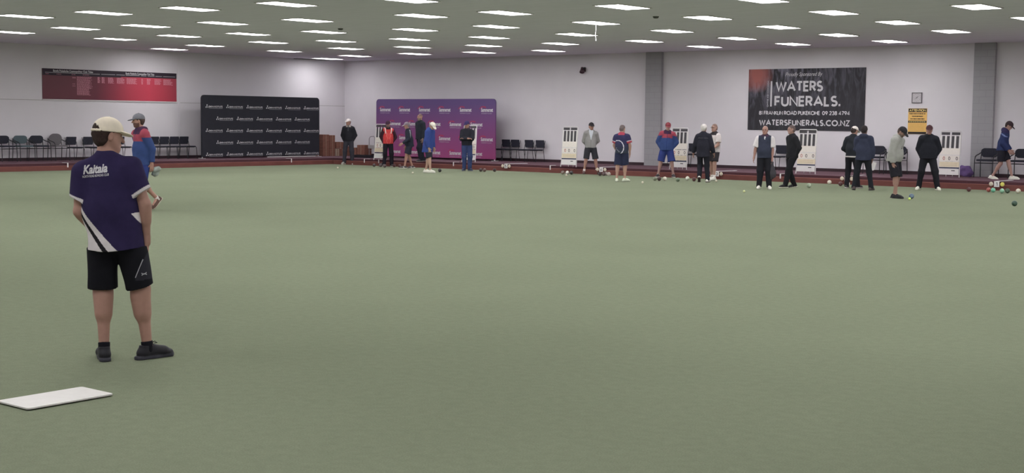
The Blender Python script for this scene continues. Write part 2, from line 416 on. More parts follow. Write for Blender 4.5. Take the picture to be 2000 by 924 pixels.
for r0 in sorted(rows):
    for i, q in enumerate(sorted(rows[r0], key=lambda v: v.x)):
        o = lp if first else copy_tree(lp); first = False
        o.location = (q.x, q.y, CEIL)
        tag(o, 'glowing white ceiling light, %s from the left %s' % (ORD[i], ROWN[min(r0, 6)]), 'ceiling light', 'rectangular lights set into the ceiling')
def seen(x, y):
    d = Vector((x, y, CEIL - CAM_H)); z = d.dot(CF)
    if z < 1: return False
    return -60 < 1000 + FPX * d.dot(CR) / z < 2060 and 462 - FPX * d.dot(CU) / z > -14
for i in range(14):
    for j in range(12):
        x = -42.0 + 3.15 * i + .3; y = 38.9 - 3.55 * j - .03 * (13 - i)
        if x > XR - 1 or y < 12 and j % 2 and i % 2: continue
        if y < YN + 1 or seen(x, y): continue
        if any((q.x - x) ** 2 + (q.y - y) ** 2 < 4 for q in pts): continue
        o = copy_tree(lp); o.location = (x, y, CEIL)
        tag(o, 'glowing white rectangular ceiling light outside the picture', 'ceiling light', 'rectangular lights out of view')

# ------------------------------------------------------------------ backdrops
M_BKFAB = mat('black_stretch_fabric', alb(38, 39, 47), 0.85, var=0.05, scale=5)
M_PURP = bpy.data.materials.new('purple_to_magenta_print'); M_PURP.use_nodes = True
nt, N, L, B = new_nodes(M_PURP)
tc = N.new('ShaderNodeTexCoord'); sx = N.new('ShaderNodeSeparateXYZ'); cr_ = N.new('ShaderNodeValToRGB')
mr = N.new('ShaderNodeMapRange'); mr.inputs[1].default_value = 0; mr.inputs[2].default_value = 2.3
L.new(tc.outputs['Object'], sx.inputs[0]); L.new(sx.outputs['Z'], mr.inputs[0]); L.new(mr.outputs[0], cr_.inputs[0]); L.new(cr_.outputs[0], B.inputs['Base Color'])
e = cr_.color_ramp.elements; e[0].position = 0.05; e[0].color = (*alb(126, 50, 98, .6), 1); e[1].position = 0.95; e[1].color = (*alb(72, 54, 96, .6), 1)
e_ = cr_.color_ramp.elements.new(0.5); e_.color = (*alb(98, 50, 96, .6), 1)
B.inputs['Roughness'].default_value = 0.85
M_REDP = mat('red_print', alb(166, 46, 78), 0.8, var=0.03)

def backdrop(width, H, M, label, prints, front):
    """stretch fabric wall on a tube frame; local -Y is the printed face"""
    t = empty('media_backdrop'); tag(t, label, 'backdrop')
    n = 28; b = MB()                # gently creased front, rounded top corners
    o = rrect(width, H, .14, 6, corners=(0, 0, 1, 1))
    b.slab([(x, z + .07) for x, z in o], -.035, .035)
    f = b.build('fabric_cover', M, t)
    pr = []
    for nm, mm, tx in prints(width, H):
        q = MB()
        for V, x, z in tx: put_text(q, V, x, z, -.038)
        q.build(nm, mm, f)
    for s in (-1, 1):
        q = MB(); q.box((s * (width / 2 - .03) - .025, -.18, 0), (s * (width / 2 - .03) + .025, .22, .022), bev=.008)
        q.tube([(s * (width / 2 - .03), 0, .02), (s * (width / 2 - .03), 0, .10)], .02)
        q.build('foot', M_WHITEM, t)
    return t
def rect(x0, z0, x1, z1): return ([(x0, z0), (x1, z0), (x1, z1), (x0, z1)], [(0, 1, 2, 3)], x1 - x0)
def poly(pts): return (pts, [tuple(range(len(pts)))], 1)
def skin_print(wd, H):
    tx = stroke_text('SKIN', .07, .015, width=.20, gap=.24), stroke_text('INSTITUTE', .07, .012, width=.40, gap=.26)
    W = []; S = []
    for r_ in range(5):
        nn = 6 if r_ % 2 == 0 else 5
        for k in range(nn):
            x = -wd / 2 + .20 + k * .985 + (0 if r_ % 2 == 0 else .50); z = H - .40 - r_ * .455
            W.append((tx[0], x + .13, z)); W.append((tx[1], x + .375, z))
            # three small dots joined like a molecule
            for (dx, dz, rr) in ((0, 0, .026), (.085, .0, .022), (.045, .085, .024)):
                W.append((poly([(dx + rr * math.cos(q * PI / 4), dz + .012 + rr * math.sin(q * PI / 4)) for q in range(8)]), x, z))
            W.append((stroke_like([(0, .012), (.045, .09), (.085, .012)], .014), x, z))
            S.append((rect(0, 0, .645, .008), x + .13, z - .035))
    return [('logo_print', M_PRINTW, W), ('underline_print', M_PRINTG, S)]
def stroke_like(pl, t):
    V, F = ribbon(pl, t); return V, F, 1
def summer_print(wd, H):
    tx = font_text('Summerset', .15, width=.60, bold=.006)
    tag_ = font_text('RETIREMENT VILLAGES', .035, width=.52)
    W, T, Rr = [], [], []
    for r_ in range(4):
        for k in range(6 if r_ % 2 == 0 else 5):
            x = -wd / 2 + .22 + k * 1.085 + (0 if r_ % 2 == 0 else .56); z = H - .42 - r_ * .56
            W.append((tx, x, z)); T.append((tag_, x + .02, z - .085))
            for (a0, rx, rz, t_) in ((0, .16, .10, .018), (1, .11, .075, .014), (2, .05, .09, .014)):
                Rr.append((stroke_like(arc(.10 + .05 * a0, .10, rx, rz, 175 - 12 * a0, 45 - 10 * a0, 8), t_), x, z))
            Rr.append((stroke_like([(-.09, .10), (0.02, .13), (.06, .20)], .013), x, z))
    return [('logo_print', M_PRINTW, W), ('tagline_print', M_PRINTG, T), ('bird_print', M_REDP, Rr)]
t = backdrop(5.95, 2.33, M_BKFAB, 'black media backdrop printed with rows of SKIN INSTITUTE logos', skin_print, 1)
t.location = (-42.0, 35.68, SZ); t.rotation_euler = (0, 0, R(90))
t = backdrop(6.35, 2.30, M_PURP, 'purple to magenta media backdrop with white Summerset logos', summer_print, 1)
t.location = (atY(847.5, 300, 40.1).x, 40.1, SZ)

# ------------------------------------------------------------------ wall signs
def plane_sign(name, label, cat, W_, H_, D, M):
    t = empty(name); tag(t, label, cat)
    b = MB(); b.box((0, -D, 0), (W_, 0, H_), bev=.004); p = b.build('panel', M, t)
    return t, p
# sponsor banner
M_BAN = bpy.data.materials.new('dark_banner_print'); M_BAN.use_nodes = True
nt, N, L, B = new_nodes(M_BAN)
tc = N.new('ShaderNodeTexCoord')
mp = N.new('ShaderNodeMapping'); mp.inputs['Scale'].default_value = (4.5, 1, 1.0); mp.inputs['Rotation'].default_value = (0, R(-14), 0)
nz = N.new('ShaderNodeTexNoise'); nz.inputs['Scale'].default_value = 1.6; nz.inputs['Detail'].default_value = 5; nz.inputs['Distortion'].default_value = 1.1
L.new(tc.outputs['Object'], mp.inputs[0]); L.new(mp.outputs[0], nz.inputs['Vector'])
sx = N.new('ShaderNodeSeparateXYZ'); L.new(tc.outputs['Object'], sx.inputs[0])
def mth(op, a_, b_=None, c_=None):
    q = N.new('ShaderNodeMath'); q.operation = op
    for i, v in enumerate((a_, b_, c_)):
        if v is None: continue
        if isinstance(v, (int, float)): q.inputs[i].default_value = v
        else: L.new(v, q.inputs[i])
    return q.outputs[0]
def mr_(src, lo, hi, a_, b_):
    q = N.new('ShaderNodeMapRange'); q.inputs[1].default_value = lo; q.inputs[2].default_value = hi; q.inputs[3].default_value = a_; q.inputs[4].default_value = b_
    L.new(src, q.inputs[0]); return q.outputs[0]
leaf = mr_(nz.outputs['Fac'], .42, .66, 0, 1)
top = mr_(sx.outputs['Z'], .5, 1.9, 0.12, 1); left = mr_(sx.outputs['X'], .2, 3.6, 1.0, .30)
leafm = mth('MULTIPLY', mth('MULTIPLY', leaf, top), left)
mx = N.new('ShaderNodeMixRGB'); mx.inputs[1].default_value = (*alb(36, 35, 42), 1); mx.inputs[2].default_value = (*alb(118, 116, 132), 1); L.new(leafm, mx.inputs[0])
# red flower, top left
dx = mth('SUBTRACT', sx.outputs['X'], .33); dz = mth('SUBTRACT', sx.outputs['Z'], 1.84)
rr = mth('SQRT', mth('ADD', mth('MULTIPLY', dx, dx), mth('MULTIPLY', dz, dz)))
nz2 = N.new('ShaderNodeTexNoise'); nz2.inputs['Scale'].default_value = 5; L.new(tc.outputs['Object'], nz2.inputs['Vector'])
fl = mr_(mth('ADD', rr, mth('MULTIPLY', nz2.outputs['Fac'], .22)), .30, .74, 1, 0)
mx2 = N.new('ShaderNodeMixRGB'); mx2.inputs[2].default_value = (*alb(152, 84, 78), 1); L.new(mx.outputs[0], mx2.inputs[1]); L.new(fl, mx2.inputs[0])
L.new(mx2.outputs[0], B.inputs['Base Color']); B.inputs['Roughness'].default_value = 0.7
BW, BH = 4.23, 2.03
t, p = plane_sign('sponsor_banner', 'large dark Waters Funerals sponsor banner with red flower on back wall', 'banner', BW, BH, .02, M_BAN)
t.location = (-23.5, WY - .005, 1.545)
kx = BW / 229.0                    # banner units: photo columns
b = MB(); put_text(b, stroke_text('WATERS', .35, .070, width=1.66, gap=.24), 1.06, 1.275, -.0225); b.build('lettering', M_PRINTW, t)
b = MB(); put_text(b, stroke_text('FUNERALS.', .35, .070, width=2.33, gap=.26), 1.03, .785, -.0225); b.build('lettering', M_PRINTW, t)
b = MB(); put_text(b, stroke_text('81 FRANKLIN ROAD PUKEKOHE', .135, .027, width=2.22, gap=.22), .44, .505, -.0225); b.build('lettering', M_PRINTW, t)
b = MB(); put_text(b, stroke_text('09 238 4794', .135, .027, width=.95, gap=.24), 2.76, .505, -.0225); b.build('lettering', M_PRINTW, t)
b = MB(); put_text(b, stroke_text('WATERSFUNERALS.CO.NZ', .20, .042, width=3.25, gap=.30), .46, .15, -.0225); b.build('lettering', M_PRINTW, t)
b = MB(); put_text(b, font_text('Proudly Sponsored By', .13, width=1.34, shear=.35), 1.38, 1.785, -.0225); b.build('lettering', M_PRINTW, t)
b = MB(); put_text(b, rect(0, 0, .06, .84), .84, .785, -.0225); b.build('upright_bar', M_PRINTW, t)
b = MB(); put_text(b, stroke_text('OHTNE ASH COCOOM', .055, .012, width=.86), .775, .775, -.0225, rot=PI / 2); b.build('lettering', M_PRINTG, t)

# honours board on the left wall; local frame: x along the wall, printed face -Y
M_HB = bpy.data.materials.new('red_board_painted_sheen'); M_HB.use_nodes = True
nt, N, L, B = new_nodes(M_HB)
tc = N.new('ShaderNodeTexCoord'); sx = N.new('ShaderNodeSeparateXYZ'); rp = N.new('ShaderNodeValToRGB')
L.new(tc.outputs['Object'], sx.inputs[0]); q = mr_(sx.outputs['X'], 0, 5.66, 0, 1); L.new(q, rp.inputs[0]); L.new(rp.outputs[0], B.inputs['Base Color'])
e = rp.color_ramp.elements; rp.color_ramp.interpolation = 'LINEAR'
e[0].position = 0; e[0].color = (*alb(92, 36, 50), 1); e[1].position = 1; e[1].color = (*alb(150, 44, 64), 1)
for ps, cc in ((.38, (98, 38, 54)), (.5, (128, 40, 60)), (.62, (162, 46, 66)), (.78, (186, 50, 74)), (.9, (170, 48, 68))):  # sheen painted into the board colour: maroon rising to bright red on the right
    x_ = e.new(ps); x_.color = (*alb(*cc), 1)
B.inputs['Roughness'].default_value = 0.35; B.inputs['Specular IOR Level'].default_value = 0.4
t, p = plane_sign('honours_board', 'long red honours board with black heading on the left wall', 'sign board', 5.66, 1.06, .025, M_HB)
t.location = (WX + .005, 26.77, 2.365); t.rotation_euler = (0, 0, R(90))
b = MB(); b.box((0, -.028, .90), (5.66, -.0255, 1.06)); b.box((0, -.028, .83), (3.2, -.0255, .90)); b.box((3.2, -.028, .86), (5.66, -.0255, .90)); hd = b.build('heading_band', mat('board_black_print', alb(44, 34, 46), .6), t)
b = MB()
for x_, w_ in ((.42, 1.6), (3.4, 1.25)): put_text(b, font_text('Bowls Pukekohe Cosmopolitan Club Titles', .075, width=w_, bold=.002), x_, .955, -.030)
for x0, x1 in ((.10, 2.30), (2.36, 2.95), (3.0, 3.36), (3.4, 4.0), (4.06, 4.3), (4.36, 4.66), (4.7, 5.0), (5.05, 5.6)): put_text(b, rect(x0, .918, x1, .930), 0, 0, -.030)
b.build('lettering', M_PRINTW, t)
rnd = random.Random(3)              # columns of names, far too small to read
M_PINK = mat('pink_print', alb(196, 130, 146), .8)
def names(x0, x1, n, ztop=.80, dz=.0235, p=1.0, hh=.012, nm='name_column'):
    b = MB()
    for i in range(n):
        if rnd.random() > p: continue
        x = x0; xe = x0 + (x1 - x0) * rnd.uniform(.72, 1.0)
        while x < xe:
            w_ = rnd.uniform(.03, .09); put_text(b, rect(x, 0, min(x + w_, xe), hh), 0, ztop - i * dz, -.0295 if ztop > .83 else -.0275); x += w_ + .015
    b.build(nm, M_PINK, t)
names(.12, .26, 1, .87, nm='column_heading'); names(.55, .8, 1, .87, nm='column_heading'); names(1.15, 1.32, 1, .87, nm='column_heading'); names(1.6, 1.95, 1, .87, nm='column_heading')
names(1.18, 1.32, 23, p=.33); names(1.36, 2.0, 26, dz=.0255)
for x0, x1 in ((2.21, 2.32), (2.38, 2.52), (2.65, 2.90), (3.02, 3.36), (3.44, 3.92), (4.08, 4.16), (4.32, 4.50), (4.66, 5.0), (5.06, 5.5)):
    names(x0, x1, 8, dz=.027, hh=.016)
b = MB(); b.box((-.02, -.03, -.045), (5.68, 0, -.005), bev=.004); b.build('ledge', M_WHITEM, t)

# yellow attention notice
t, p = plane_sign('attention_notice', 'yellow ATTENTION notice on back wall below the square clock', 'notice', .61, .80, .012, mat('yellow_print', alb(204, 162, 84, .72), .7, var=.03))
t.location = (-17.82, WY, 1.475)
MK = mat('notice_black_print', alb(46, 40, 40), .7)
b = MB(); b.box((.01, -.0135, .685), (.60, -.0125, .795)); b.box((.01, -.0135, .355), (.60, -.0125, .42)); b.box((.01, -.0135, .005), (.60, -.0125, .075)); b.build('black_band', MK, t)
b = MB(); put_text(b, stroke_text('ATTENTION', .075, .016, width=.52), .045, .703, -.0145)
for i in range(9): put_text(b, rect(.04 + i * .06, .375, .04 + i * .06 + .045, .40), 0, 0, -.0145)
b.build('lettering', mat('notice_yellow_letter', alb(214, 190, 110), .7), t)
for (z_, x0, x1) in ((.62, .04, .57), (.54, .13, .48), (.46, .08, .54)):
    x = x0; b = MB()
    while x < x1: w_ = rnd.uniform(.02, .06); put_text(b, rect(x, z_, min(x + w_, x1), z_ + .032), 0, 0, -.0135); x += w_ + .012
    b.build('lettering', MK, t)
b = MB()
for i in range(5): put_text(b, rect(.05, .30 - i * .045, .52, .306 - i * .045), 0, 0, -.0135)
b.build('ruled_lines', mat('notice_brown_print', alb(168, 122, 62), .7), t)

# clock
t = empty('wall_clock', (-17.55, WY, 2.605)); tag(t, 'square grey-framed clock on back wall right of the sponsor banner', 'clock')
b = MB(); o_ = .165; i_ = .140
for lo, hi in (((-o_, -.04, -o_), (-i_, 0, o_)), ((i_, -.04, -o_), (o_, 0, o_)), ((-i_, -.04, -o_), (i_, 0, -i_)), ((-i_, -.04, i_), (i_, 0, o_))): b.box(lo, hi, bev=.003)
b.build('frame', mat('clock_frame_grey', alb(112, 108, 112), .5), t)
b = MB(); b.box((-i_, -.022, -i_), (i_, -.002, i_)); b.build('clock_face', mat('clock_face_grey', alb(176, 172, 176), .6), t)
b = MB(); put_text(b, stroke_like([(0, 0), (-.03, .02)], .012), 0, 0, -.024)
for k in range(12): put_text(b, stroke_like([(.105 * math.sin(k * PI / 6), .105 * math.cos(k * PI / 6)), (.12 * math.sin(k * PI / 6), .12 * math.cos(k * PI / 6))], .008), 0, 0, -.0235)
b.build('hour_marks', M_TUBE, t)
b = MB(); b.add([(x, -.026, z) for x, z in ((-.006, -.01), (-.075, -.045), (-.07, -.05), (.004, -.016))], [(0, 1, 2, 3)]); b.add([(x, -.027, z) for x, z in ((-.008, 0), (.04, .05), (.048, .045), (.006, -.008))], [(0, 1, 2, 3)]); b.build('clock_hand', M_TUBE, t)

# small dark red spotlight high on the back wall
t = empty('wall_floodlight', (-30.39, WY, 3.66)); tag(t, 'small dark red floodlight high on the back wall', 'wall light')
MDR = mat('dark_red_enamel', alb(70, 50, 58), .5)
b = MB(); b.box((-.05, -.03, -.06), (.05, 0, .06), bev=.006); b.tube([(0, -.02, 0), (0, -.12, .01)], .018); b.build('bracket', MDR, t)
b = MB(); b.lathe([(0, -.10), (.05, -.10), (.06, -.02), (.085, .06), (.095, .10), (.088, .10), (.0, .07)], n=16, M=Matrix.Rotation(R(150), 4, 'X') @ Matrix.Rotation(R(18), 4, 'Y')); o = b.build('lamp_housing', MDR, t); o.location = (0, -.17, 0)
b = MB(); b.box((.04, -.16, .04), (.1, -.07, .10), bev=.01); b.build('motion_sensor', M_TUBE, t)

# dark hatch, pull cord and sensor on the ceiling
p = at(597, 116, CEIL)
t = empty('ceiling_hatch', (p.x, p.y, CEIL)); tag(t, 'dark open square hatch in the ceiling by the left back corner', 'ceiling hatch')
b = MB(); b.box((-.45, -.85, -.006), (.45, .85, 0)); b.build('opening', mat('dark_hatch', alb(48, 42, 46), .9), t)
b = MB()
for lo, hi in (((-.49, -.89, -.02), (-.45, .89, 0)), ((.45, -.89, -.02), (.49, .89, 0)), ((-.45, -.89, -.02), (.45, -.85, 0)), ((-.45, .85, -.02), (.45, .89, 0))): b.box(lo, hi)
b.build('rim', mat('hatch_rim', alb(78, 72, 74), .8), t)
p = at(1163.5, 47, CEIL)
b = MB(); b.tube([(0, 0, 0), (.01, 0, -.12), (-.01, 0, -.26), (.012, .0, -.36)], .006, 6); b.tube([(.012, 0, -.36), (.012, 0, -.41)], .012, 8)
o = b.build('pull_cord', M_WHITEM); o.location = (p.x, p.y, CEIL - .014); tag(o, 'thin white cord dangling below a ceiling light above the scoreboards', 'cord')
p = at(1281, 32, CEIL)
b = MB(); b.lathe([(0, -.05), (.05, -.045), (.07, -.02), (.075, 0)], n=20); o = b.build('smoke_detector', mat('detector_grey', alb(70, 70, 70), .6)); o.location = (p.x, p.y, CEIL); tag(o, 'small dark round detector on the ceiling between lights', 'smoke detector')
p = at(665, 55.5, CEIL)
b = MB(); b.lathe([(0, -.05), (.05, -.045), (.07, -.02), (.075, 0)], n=20); o = b.build('smoke_detector', mat('detector_grey')); o.location = (p.x, p.y, CEIL); tag(o, 'small dark round detector on the ceiling above the black backdrop', 'smoke detector')

# ------------------------------------------------------------------ chairs
def stack_chair():
    t = empty('stacking_chair')
    w2 = .20
    b = MB(); b.box((-w2, -.22, .435), (w2, .21, .475), bev=.018); b.build('seat', M_CHAIRFAB, t)
    b = MB(); b.box((-.205, -.018, -.155), (.205, .018, .135), M=Matrix.Translation((0, -.275, .69)) @ Matrix.Rotation(R(-10), 4, 'X') @ Matrix.Identity(4), bev=.014); b.build('backrest', M_CHAIRFAB, t)
    for s in (-1, 1):
        b = MB(); b.tube([(s * .200, -.33, .80), (s * .206, -.265, .60), (s * .206, -.215, .45), (s * .206, -.30, 0)], .011, 6); b.build('leg', M_TUBE, t)
        b = MB(); b.tube([(s * .206, -.22, .44), (s * .206, .18, .44), (s * .206, .215, .41), (s * .206, .26, 0)], .011, 6); b.build('leg', M_TUBE, t)
    b = MB(); b.tube([(-.2, .10, .425), (.2, .10, .425)], .009, 6); b.tube([(-.2, -.15, .425), (.2, -.15, .425)], .009, 6); b.build('crossbar', M_TUBE, t)
    return t
def arm_chair(M=M_CHAIRFAB, round_back=False):
    t = empty('armchair')
    b = MB(); b.slab([(x, z) for x, z in rrect(.50, .46, .09, 5, z0=-.23)], .0, .055, M=Matrix.Translation((0, .01, .485)) @ Matrix.Rotation(R(90), 4, 'X')); b.build('seat', M, t)
    bw, bh, zz, rr_ = (.50, .42, .52, .20) if round_back else (.50, .27, .60, .11)
    b = MB(); o_ = rrect(bw, bh, rr_, 8)
    b.slab(o_, -.02, .022, M=Matrix.Translation((0, -.25, zz)) @ Matrix.Rotation(R(-9), 4, 'X') @ Matrix.Translation((0, 0, 0))); b.build('backrest', M, t)
    for s in (-1, 1):
        b = MB(); b.tube([(s * .24, -.29, .78), (s * .262, -.26, .66), (s * .27, -.235, .45), (s * .275, -.27, 0)], .0125, 6); b.build('leg', M_TUBE, t)
        b = MB(); b.tube([(s * .275, .24, 0), (s * .275, .225, .5), (s * .275, .19, .60)], .0125, 6); b.build('leg', M_TUBE, t)
        b = MB(); b.tube([(s * .275, .19, .60), (s * .275, .12, .645), (s * .27, -.10, .69), (s * .25, -.27, .745)], .016, 8); b.build('armrest', M_TUBE, t)
    b = MB(); b.tube([(-.27, -.2, .425), (.27, -.2, .425)], .01, 6); b.tube([(-.27, .2, .425), (.27, .2, .425)], .01, 6); b.tube([(-.272, -.22, .43), (-.272, .22, .43)], .01, 6); b.tube([(.272, -.22, .43), (.272, .22, .43)], .01, 6); b.build('crossbar', M_TUBE, t)
    return t
base = {'s': stack_chair(), 'a': arm_chair(), 'g': arm_chair(M_CHAIRGREEN), 'r': arm_chair(M_CHAIRGREY, True)}
used = set()
def chair(kind, x, y, rz, label, group):
    o = base[kind] if kind not in used else copy_tree(base[kind]); used.add(kind)
    o.location = (x, y, SZ); o.rotation_euler = (0, 0, rz)
    tag(o, label, 'chair', group)
LG = 'chairs along the left wall'; BG = 'chairs along the back wall'
def yl(xa): return atX(xa, 268, WX + .42).y
rzl = R(-90)
chair('a', WX + .48, yl(9), rzl, 'black armchair at left edge of the row on left wall', LG)
chair('g', WX + .48, yl(44.5), rzl, 'grey-green padded armchair between two black ones on left wall', LG)
chair('a', WX + .48, yl(76), rzl, 'black armchair between the grey-green and the round-backed chair', LG)
chair('r', WX + .50, yl(112), rzl, 'grey armchair with tall round back on left wall', LG)
for xa, lb in ((145.5, 'black armless chair next to the round-backed grey one'), (178.5, 'black armless chair left of the beige cap of the near player'), (205, 'black armless chair mostly hidden behind the near player head'), (240, 'black armless chair between the near player face and walking man'),
               (307.5, 'black armless chair just right of the walking man'), (327.5, 'black armless chair fourth from the black backdrop along left wall'.replace('fourth', 'third')), (347, 'black armless chair second from the black backdrop on left wall'), (366, 'black armless chair right against the black backdrop on left wall')):
    chair('s', WX + .48, yl(xa), rzl, lb, LG)
def xb_(xa): return atY(xa, 280, WY - .42).x
for xa, lb in ((981, 'black armless chair beside the purple backdrop'), (999, 'black armless chair second from the purple backdrop'), (1026, 'black armless chair third from the purple backdrop'), (1047.5, 'black armless chair fourth from the purple backdrop'),
               (1323, 'black chair behind the scoreboard by the red-capped player'), (1348.5, 'black chair between the red-capped player scoreboard and white-haired man'), (1520, 'black chair behind the two men below the funeral banner')):
    chair('s', xb_(xa), WY - .46, R(180), lb, BG)
for xa, lb in ((1711, 'black armchair right of the man in the navy hooded jacket'), (1752, 'black armchair behind the man in pale grey hoodie'), (1933, 'black armchair behind the walking man in blue jacket'), (2000, 'black armchair cut off by the right edge of the picture')):
    chair('a', xb_(xa), WY - (.62 if xa > 1900 else .48), R(180), lb, BG)

# ------------------------------------------------------------------ scoreboards
M_SLOT = mat('dark_score_slots', alb(70, 68, 72), .7, var=.1)
M_CREAM = mat('cream_card', alb(196, 190, 184, .66), .7, var=.03)
M_YEL = mat('pale_yellow_card', alb(196, 184, 162, .66), .7, var=.03)
M_BLU = mat('blue_black_strip', alb(62, 66, 88), .6)
M_RDP = mat('score_red_print', alb(168, 84, 78), .7)
M_BKP = mat('score_black_print', alb(60, 58, 62), .7)
def scoreboard():
    t = empty('scoreboard'); W_ = .66; H_ = 1.36; h = W_ / 2
    b = MB()                        # leaning tube frame and rear strut
    b.tube([(-h, 0, 0), (-h + .01, .03, .2), (-h + .02, .10, H_ - .04), (-h + .05, .105, H_), (h - .05, .105, H_), (h - .02, .10, H_ - .04), (h - .01, .03, .2), (h, 0, 0)], .015, 8)
    b.tube([(-.16, .10, H_ - .2), (-.16, .22, 0)], .012, 6); b.tube([(.04, .10, H_ - .2), (.04, .22, 0)], .012, 6)
    b.build('frame', M_WHITEM, t)
    def ty(z): return .012 + .09 * (z / H_)
    def panel(name, z0, z1, M, inset=.03, d=.012, x0=None, x1=None):
        b = MB(); xa = -h + inset if x0 is None else x0; xb = h - inset if x1 is None else x1
        vs = [Vector((x, ty(z) - off, z)) for x in (xa, xb) for off in (d, -.002) for z in (z0, z1)]
        b.add(vs, [(0, 1, 3, 2), (4, 6, 7, 5), (0, 4, 5, 1), (2, 3, 7, 6), (0, 2, 6, 4), (1, 5, 7, 3)]); return b.build(name, M, t)
    panel('header_bar', 1.25, 1.33, M_SLOT, x0=-h + .05, x1=-.03); panel('header_bar', 1.25, 1.33, M_SLOT, x0=.03, x1=h - .05)
    for i in range(4):
        xc = -h + .115 + i * .143; panel('score_column', .86, 1.22, M_SLOT, x0=xc - .038, x1=xc + .038)
    for xc in (-h + .04, -h + .186, 0, h - .186, h - .04): panel('divider', .86, 1.25, M_WHITE, x0=xc - .022, x1=xc + .022, d=.016)
    panel('upper_panel', .66, .86, M_CREAM); panel('number_row', .47, .645, M_CREAM, d=.02)
    panel('card_strip', .30, .455, M_YEL, d=.018); panel('coloured_strip', .255, .295, M_BLU, d=.02); panel('lower_panel', .07, .25, M_WHITE, d=.016)
    b = MB()
    for x_, ch in ((0, '0'), (h - .10, '0')):
        V, F, w_ = stroke_text(ch, .11, .016, width=.05); b.add([Vector((x_ + v[0] - w_ / 2, ty(.55) - .023, .50 + v[1])) for v in V], F, False)
    b.build('numeral', M_BKP, t)
    b = MB(); V, F, w_ = stroke_text('0', .11, .016, width=.05); b.add([Vector((-h + .14 + v[0], ty(.55) - .023, .50 + v[1])) for v in V], F, False)
    b.build('numeral', M_RDP, t)
    b = MB()
    for z_ in (.41, .37, .335): b.add([Vector((x, ty(z_) - .0195, z)) for x, z in ((-h + .06, z_), (h - .07, z_), (h - .07, z_ + .010), (-h + .06, z_ + .010))], [(0, 1, 2, 3)])
    b.build('ruled_lines', mat('tan_print', alb(176, 158, 130), .7), t)
    b = MB()
    for x_ in (.10, .135, .17): b.add([Vector((x_ + .022 * math.cos(q * PI / 5), ty(.2) - .019, .195 + .014 * math.sin(q * PI / 5))) for q in range(10)], [tuple(range(10))])
    b.build('maker_mark', M_BKP, t)
    return t
sb = scoreboard(); first = True
for (xa, yb, lb) in ((1110, 326, 'white scoreboard on walkway left of the man in grey hoodie'), (1573, 339.5, 'white scoreboard beside the man dressed in black under the banner'), (1852, 346, 'white scoreboard near the pier behind the man in black hooded jacket'),
                     (915, 316, 'white scoreboard half hidden behind the man with folded arms'), (742, 312.5, 'white scoreboard behind the player in red jacket'), (1324, 331, 'white scoreboard beside the red-capped man in blue shorts')):
    o = sb if first else copy_tree(sb); first = False
    p = at(xa, yb, SZ); o.location = (p.x, p.y, SZ); tag(o, lb, 'scoreboard', 'free-standing scoreboards')

# ------------------------------------------------------------------ rink markers on the bank
M_DISC = mat('cream_disc', alb(200, 190, 172), .6); M_YDISC = mat('yellow_disc', alb(206, 200, 90), .6)
def rink_marker(num, yellow=False, discs=True):
    t = empty('rink_number_marker')
    b = MB(); b.box((-.075, -.19, .085), (.075, -.18, .245), bev=.004); p = b.build('number_plate', M_WHITE, t)
    b = MB(); V, F, w_ = stroke_text(num, .10, .018, width=.045 if num == '1' else .055); b.add([Vector((v[0] - w_ / 2, -.192, .115 + v[1])) for v in V], F, False); b.build('numeral', M_BKP, p)
    b = MB(); b.box((-.045, -.18, .237), (.045, 1.0, .247), bev=.003); b.build('top_strip', M_WHITE, t)
    for s, M in ((-1, M_DISC), (1, M_YDISC if yellow else M_DISC)):
        b = MB(); b.lathe([(0, -.006), (.055, -.006), (.06, 0), (.055, .006), (0, .006)], n=20, M=Matrix.Rotation(R(90), 4, 'X')); o = b.build('disc', M, t); o.location = (s * .155, -.182, .165)
    return t
for xa, num, yl_, lb in ((991, '5', 0, 'white number 5 rink marker with two discs near the purple backdrop'), (1177, '4', 0, 'white number 4 rink marker right of the man in grey hoodie'), (1403, '3', 0, 'white number 3 rink marker beside the man in white shirt'), (1657, '2', 0, 'white number 2 rink marker between legs of the two men in dark jackets'), (1950, '1', 1, 'white number 1 rink marker with one yellow disc')):
    t = rink_marker(num, bool(yl_)); p = atY(xa, 330, BY + .02); t.location = (p.x, BY + .12, 0); tag(t, lb, 'rink marker', 'rink number markers on the bank')
def peg():
    t = empty('boundary_peg')
    b = MB(); b.box((-.022, -.145, .09), (.022, -.135, .24), bev=.003); b.build('plate', M_WHITE, t)
    b = MB(); b.box((-.022, -.14, .232), (.022, .16, .24), bev=.002); b.build('top_flap', M_WHITE, t)
    return t
pg = peg(); first = True
for xa, lb in ((712, 'white boundary peg on the bank right of the man in white cap'), (740, 'white boundary peg on the bank by the red-jacket player'), (886, 'white boundary peg on the bank left of the man with folded arms'), (1075, 'white boundary peg on the bank left of a group of three bowls'), (1525, 'white boundary peg on the bank between the bald man and man in black')):
    o = pg if first else copy_tree(pg); first = False
    p = atY(xa, 322, BY); o.location = (p.x, BY + .13, 0); tag(o, lb, 'boundary peg', 'boundary pegs on the bank')
for xa, lb in ((132, 'white boundary peg on the left bank beside the near player'), (569, 'white boundary peg on the left bank below the black backdrop')):
    o = copy_tree(pg); p = atX(xa, 320, BX); o.location = (BX - .13, p.y, 0); o.rotation_euler = (0, 0, R(90)); tag(o, lb, 'boundary peg', 'boundary pegs on the bank')

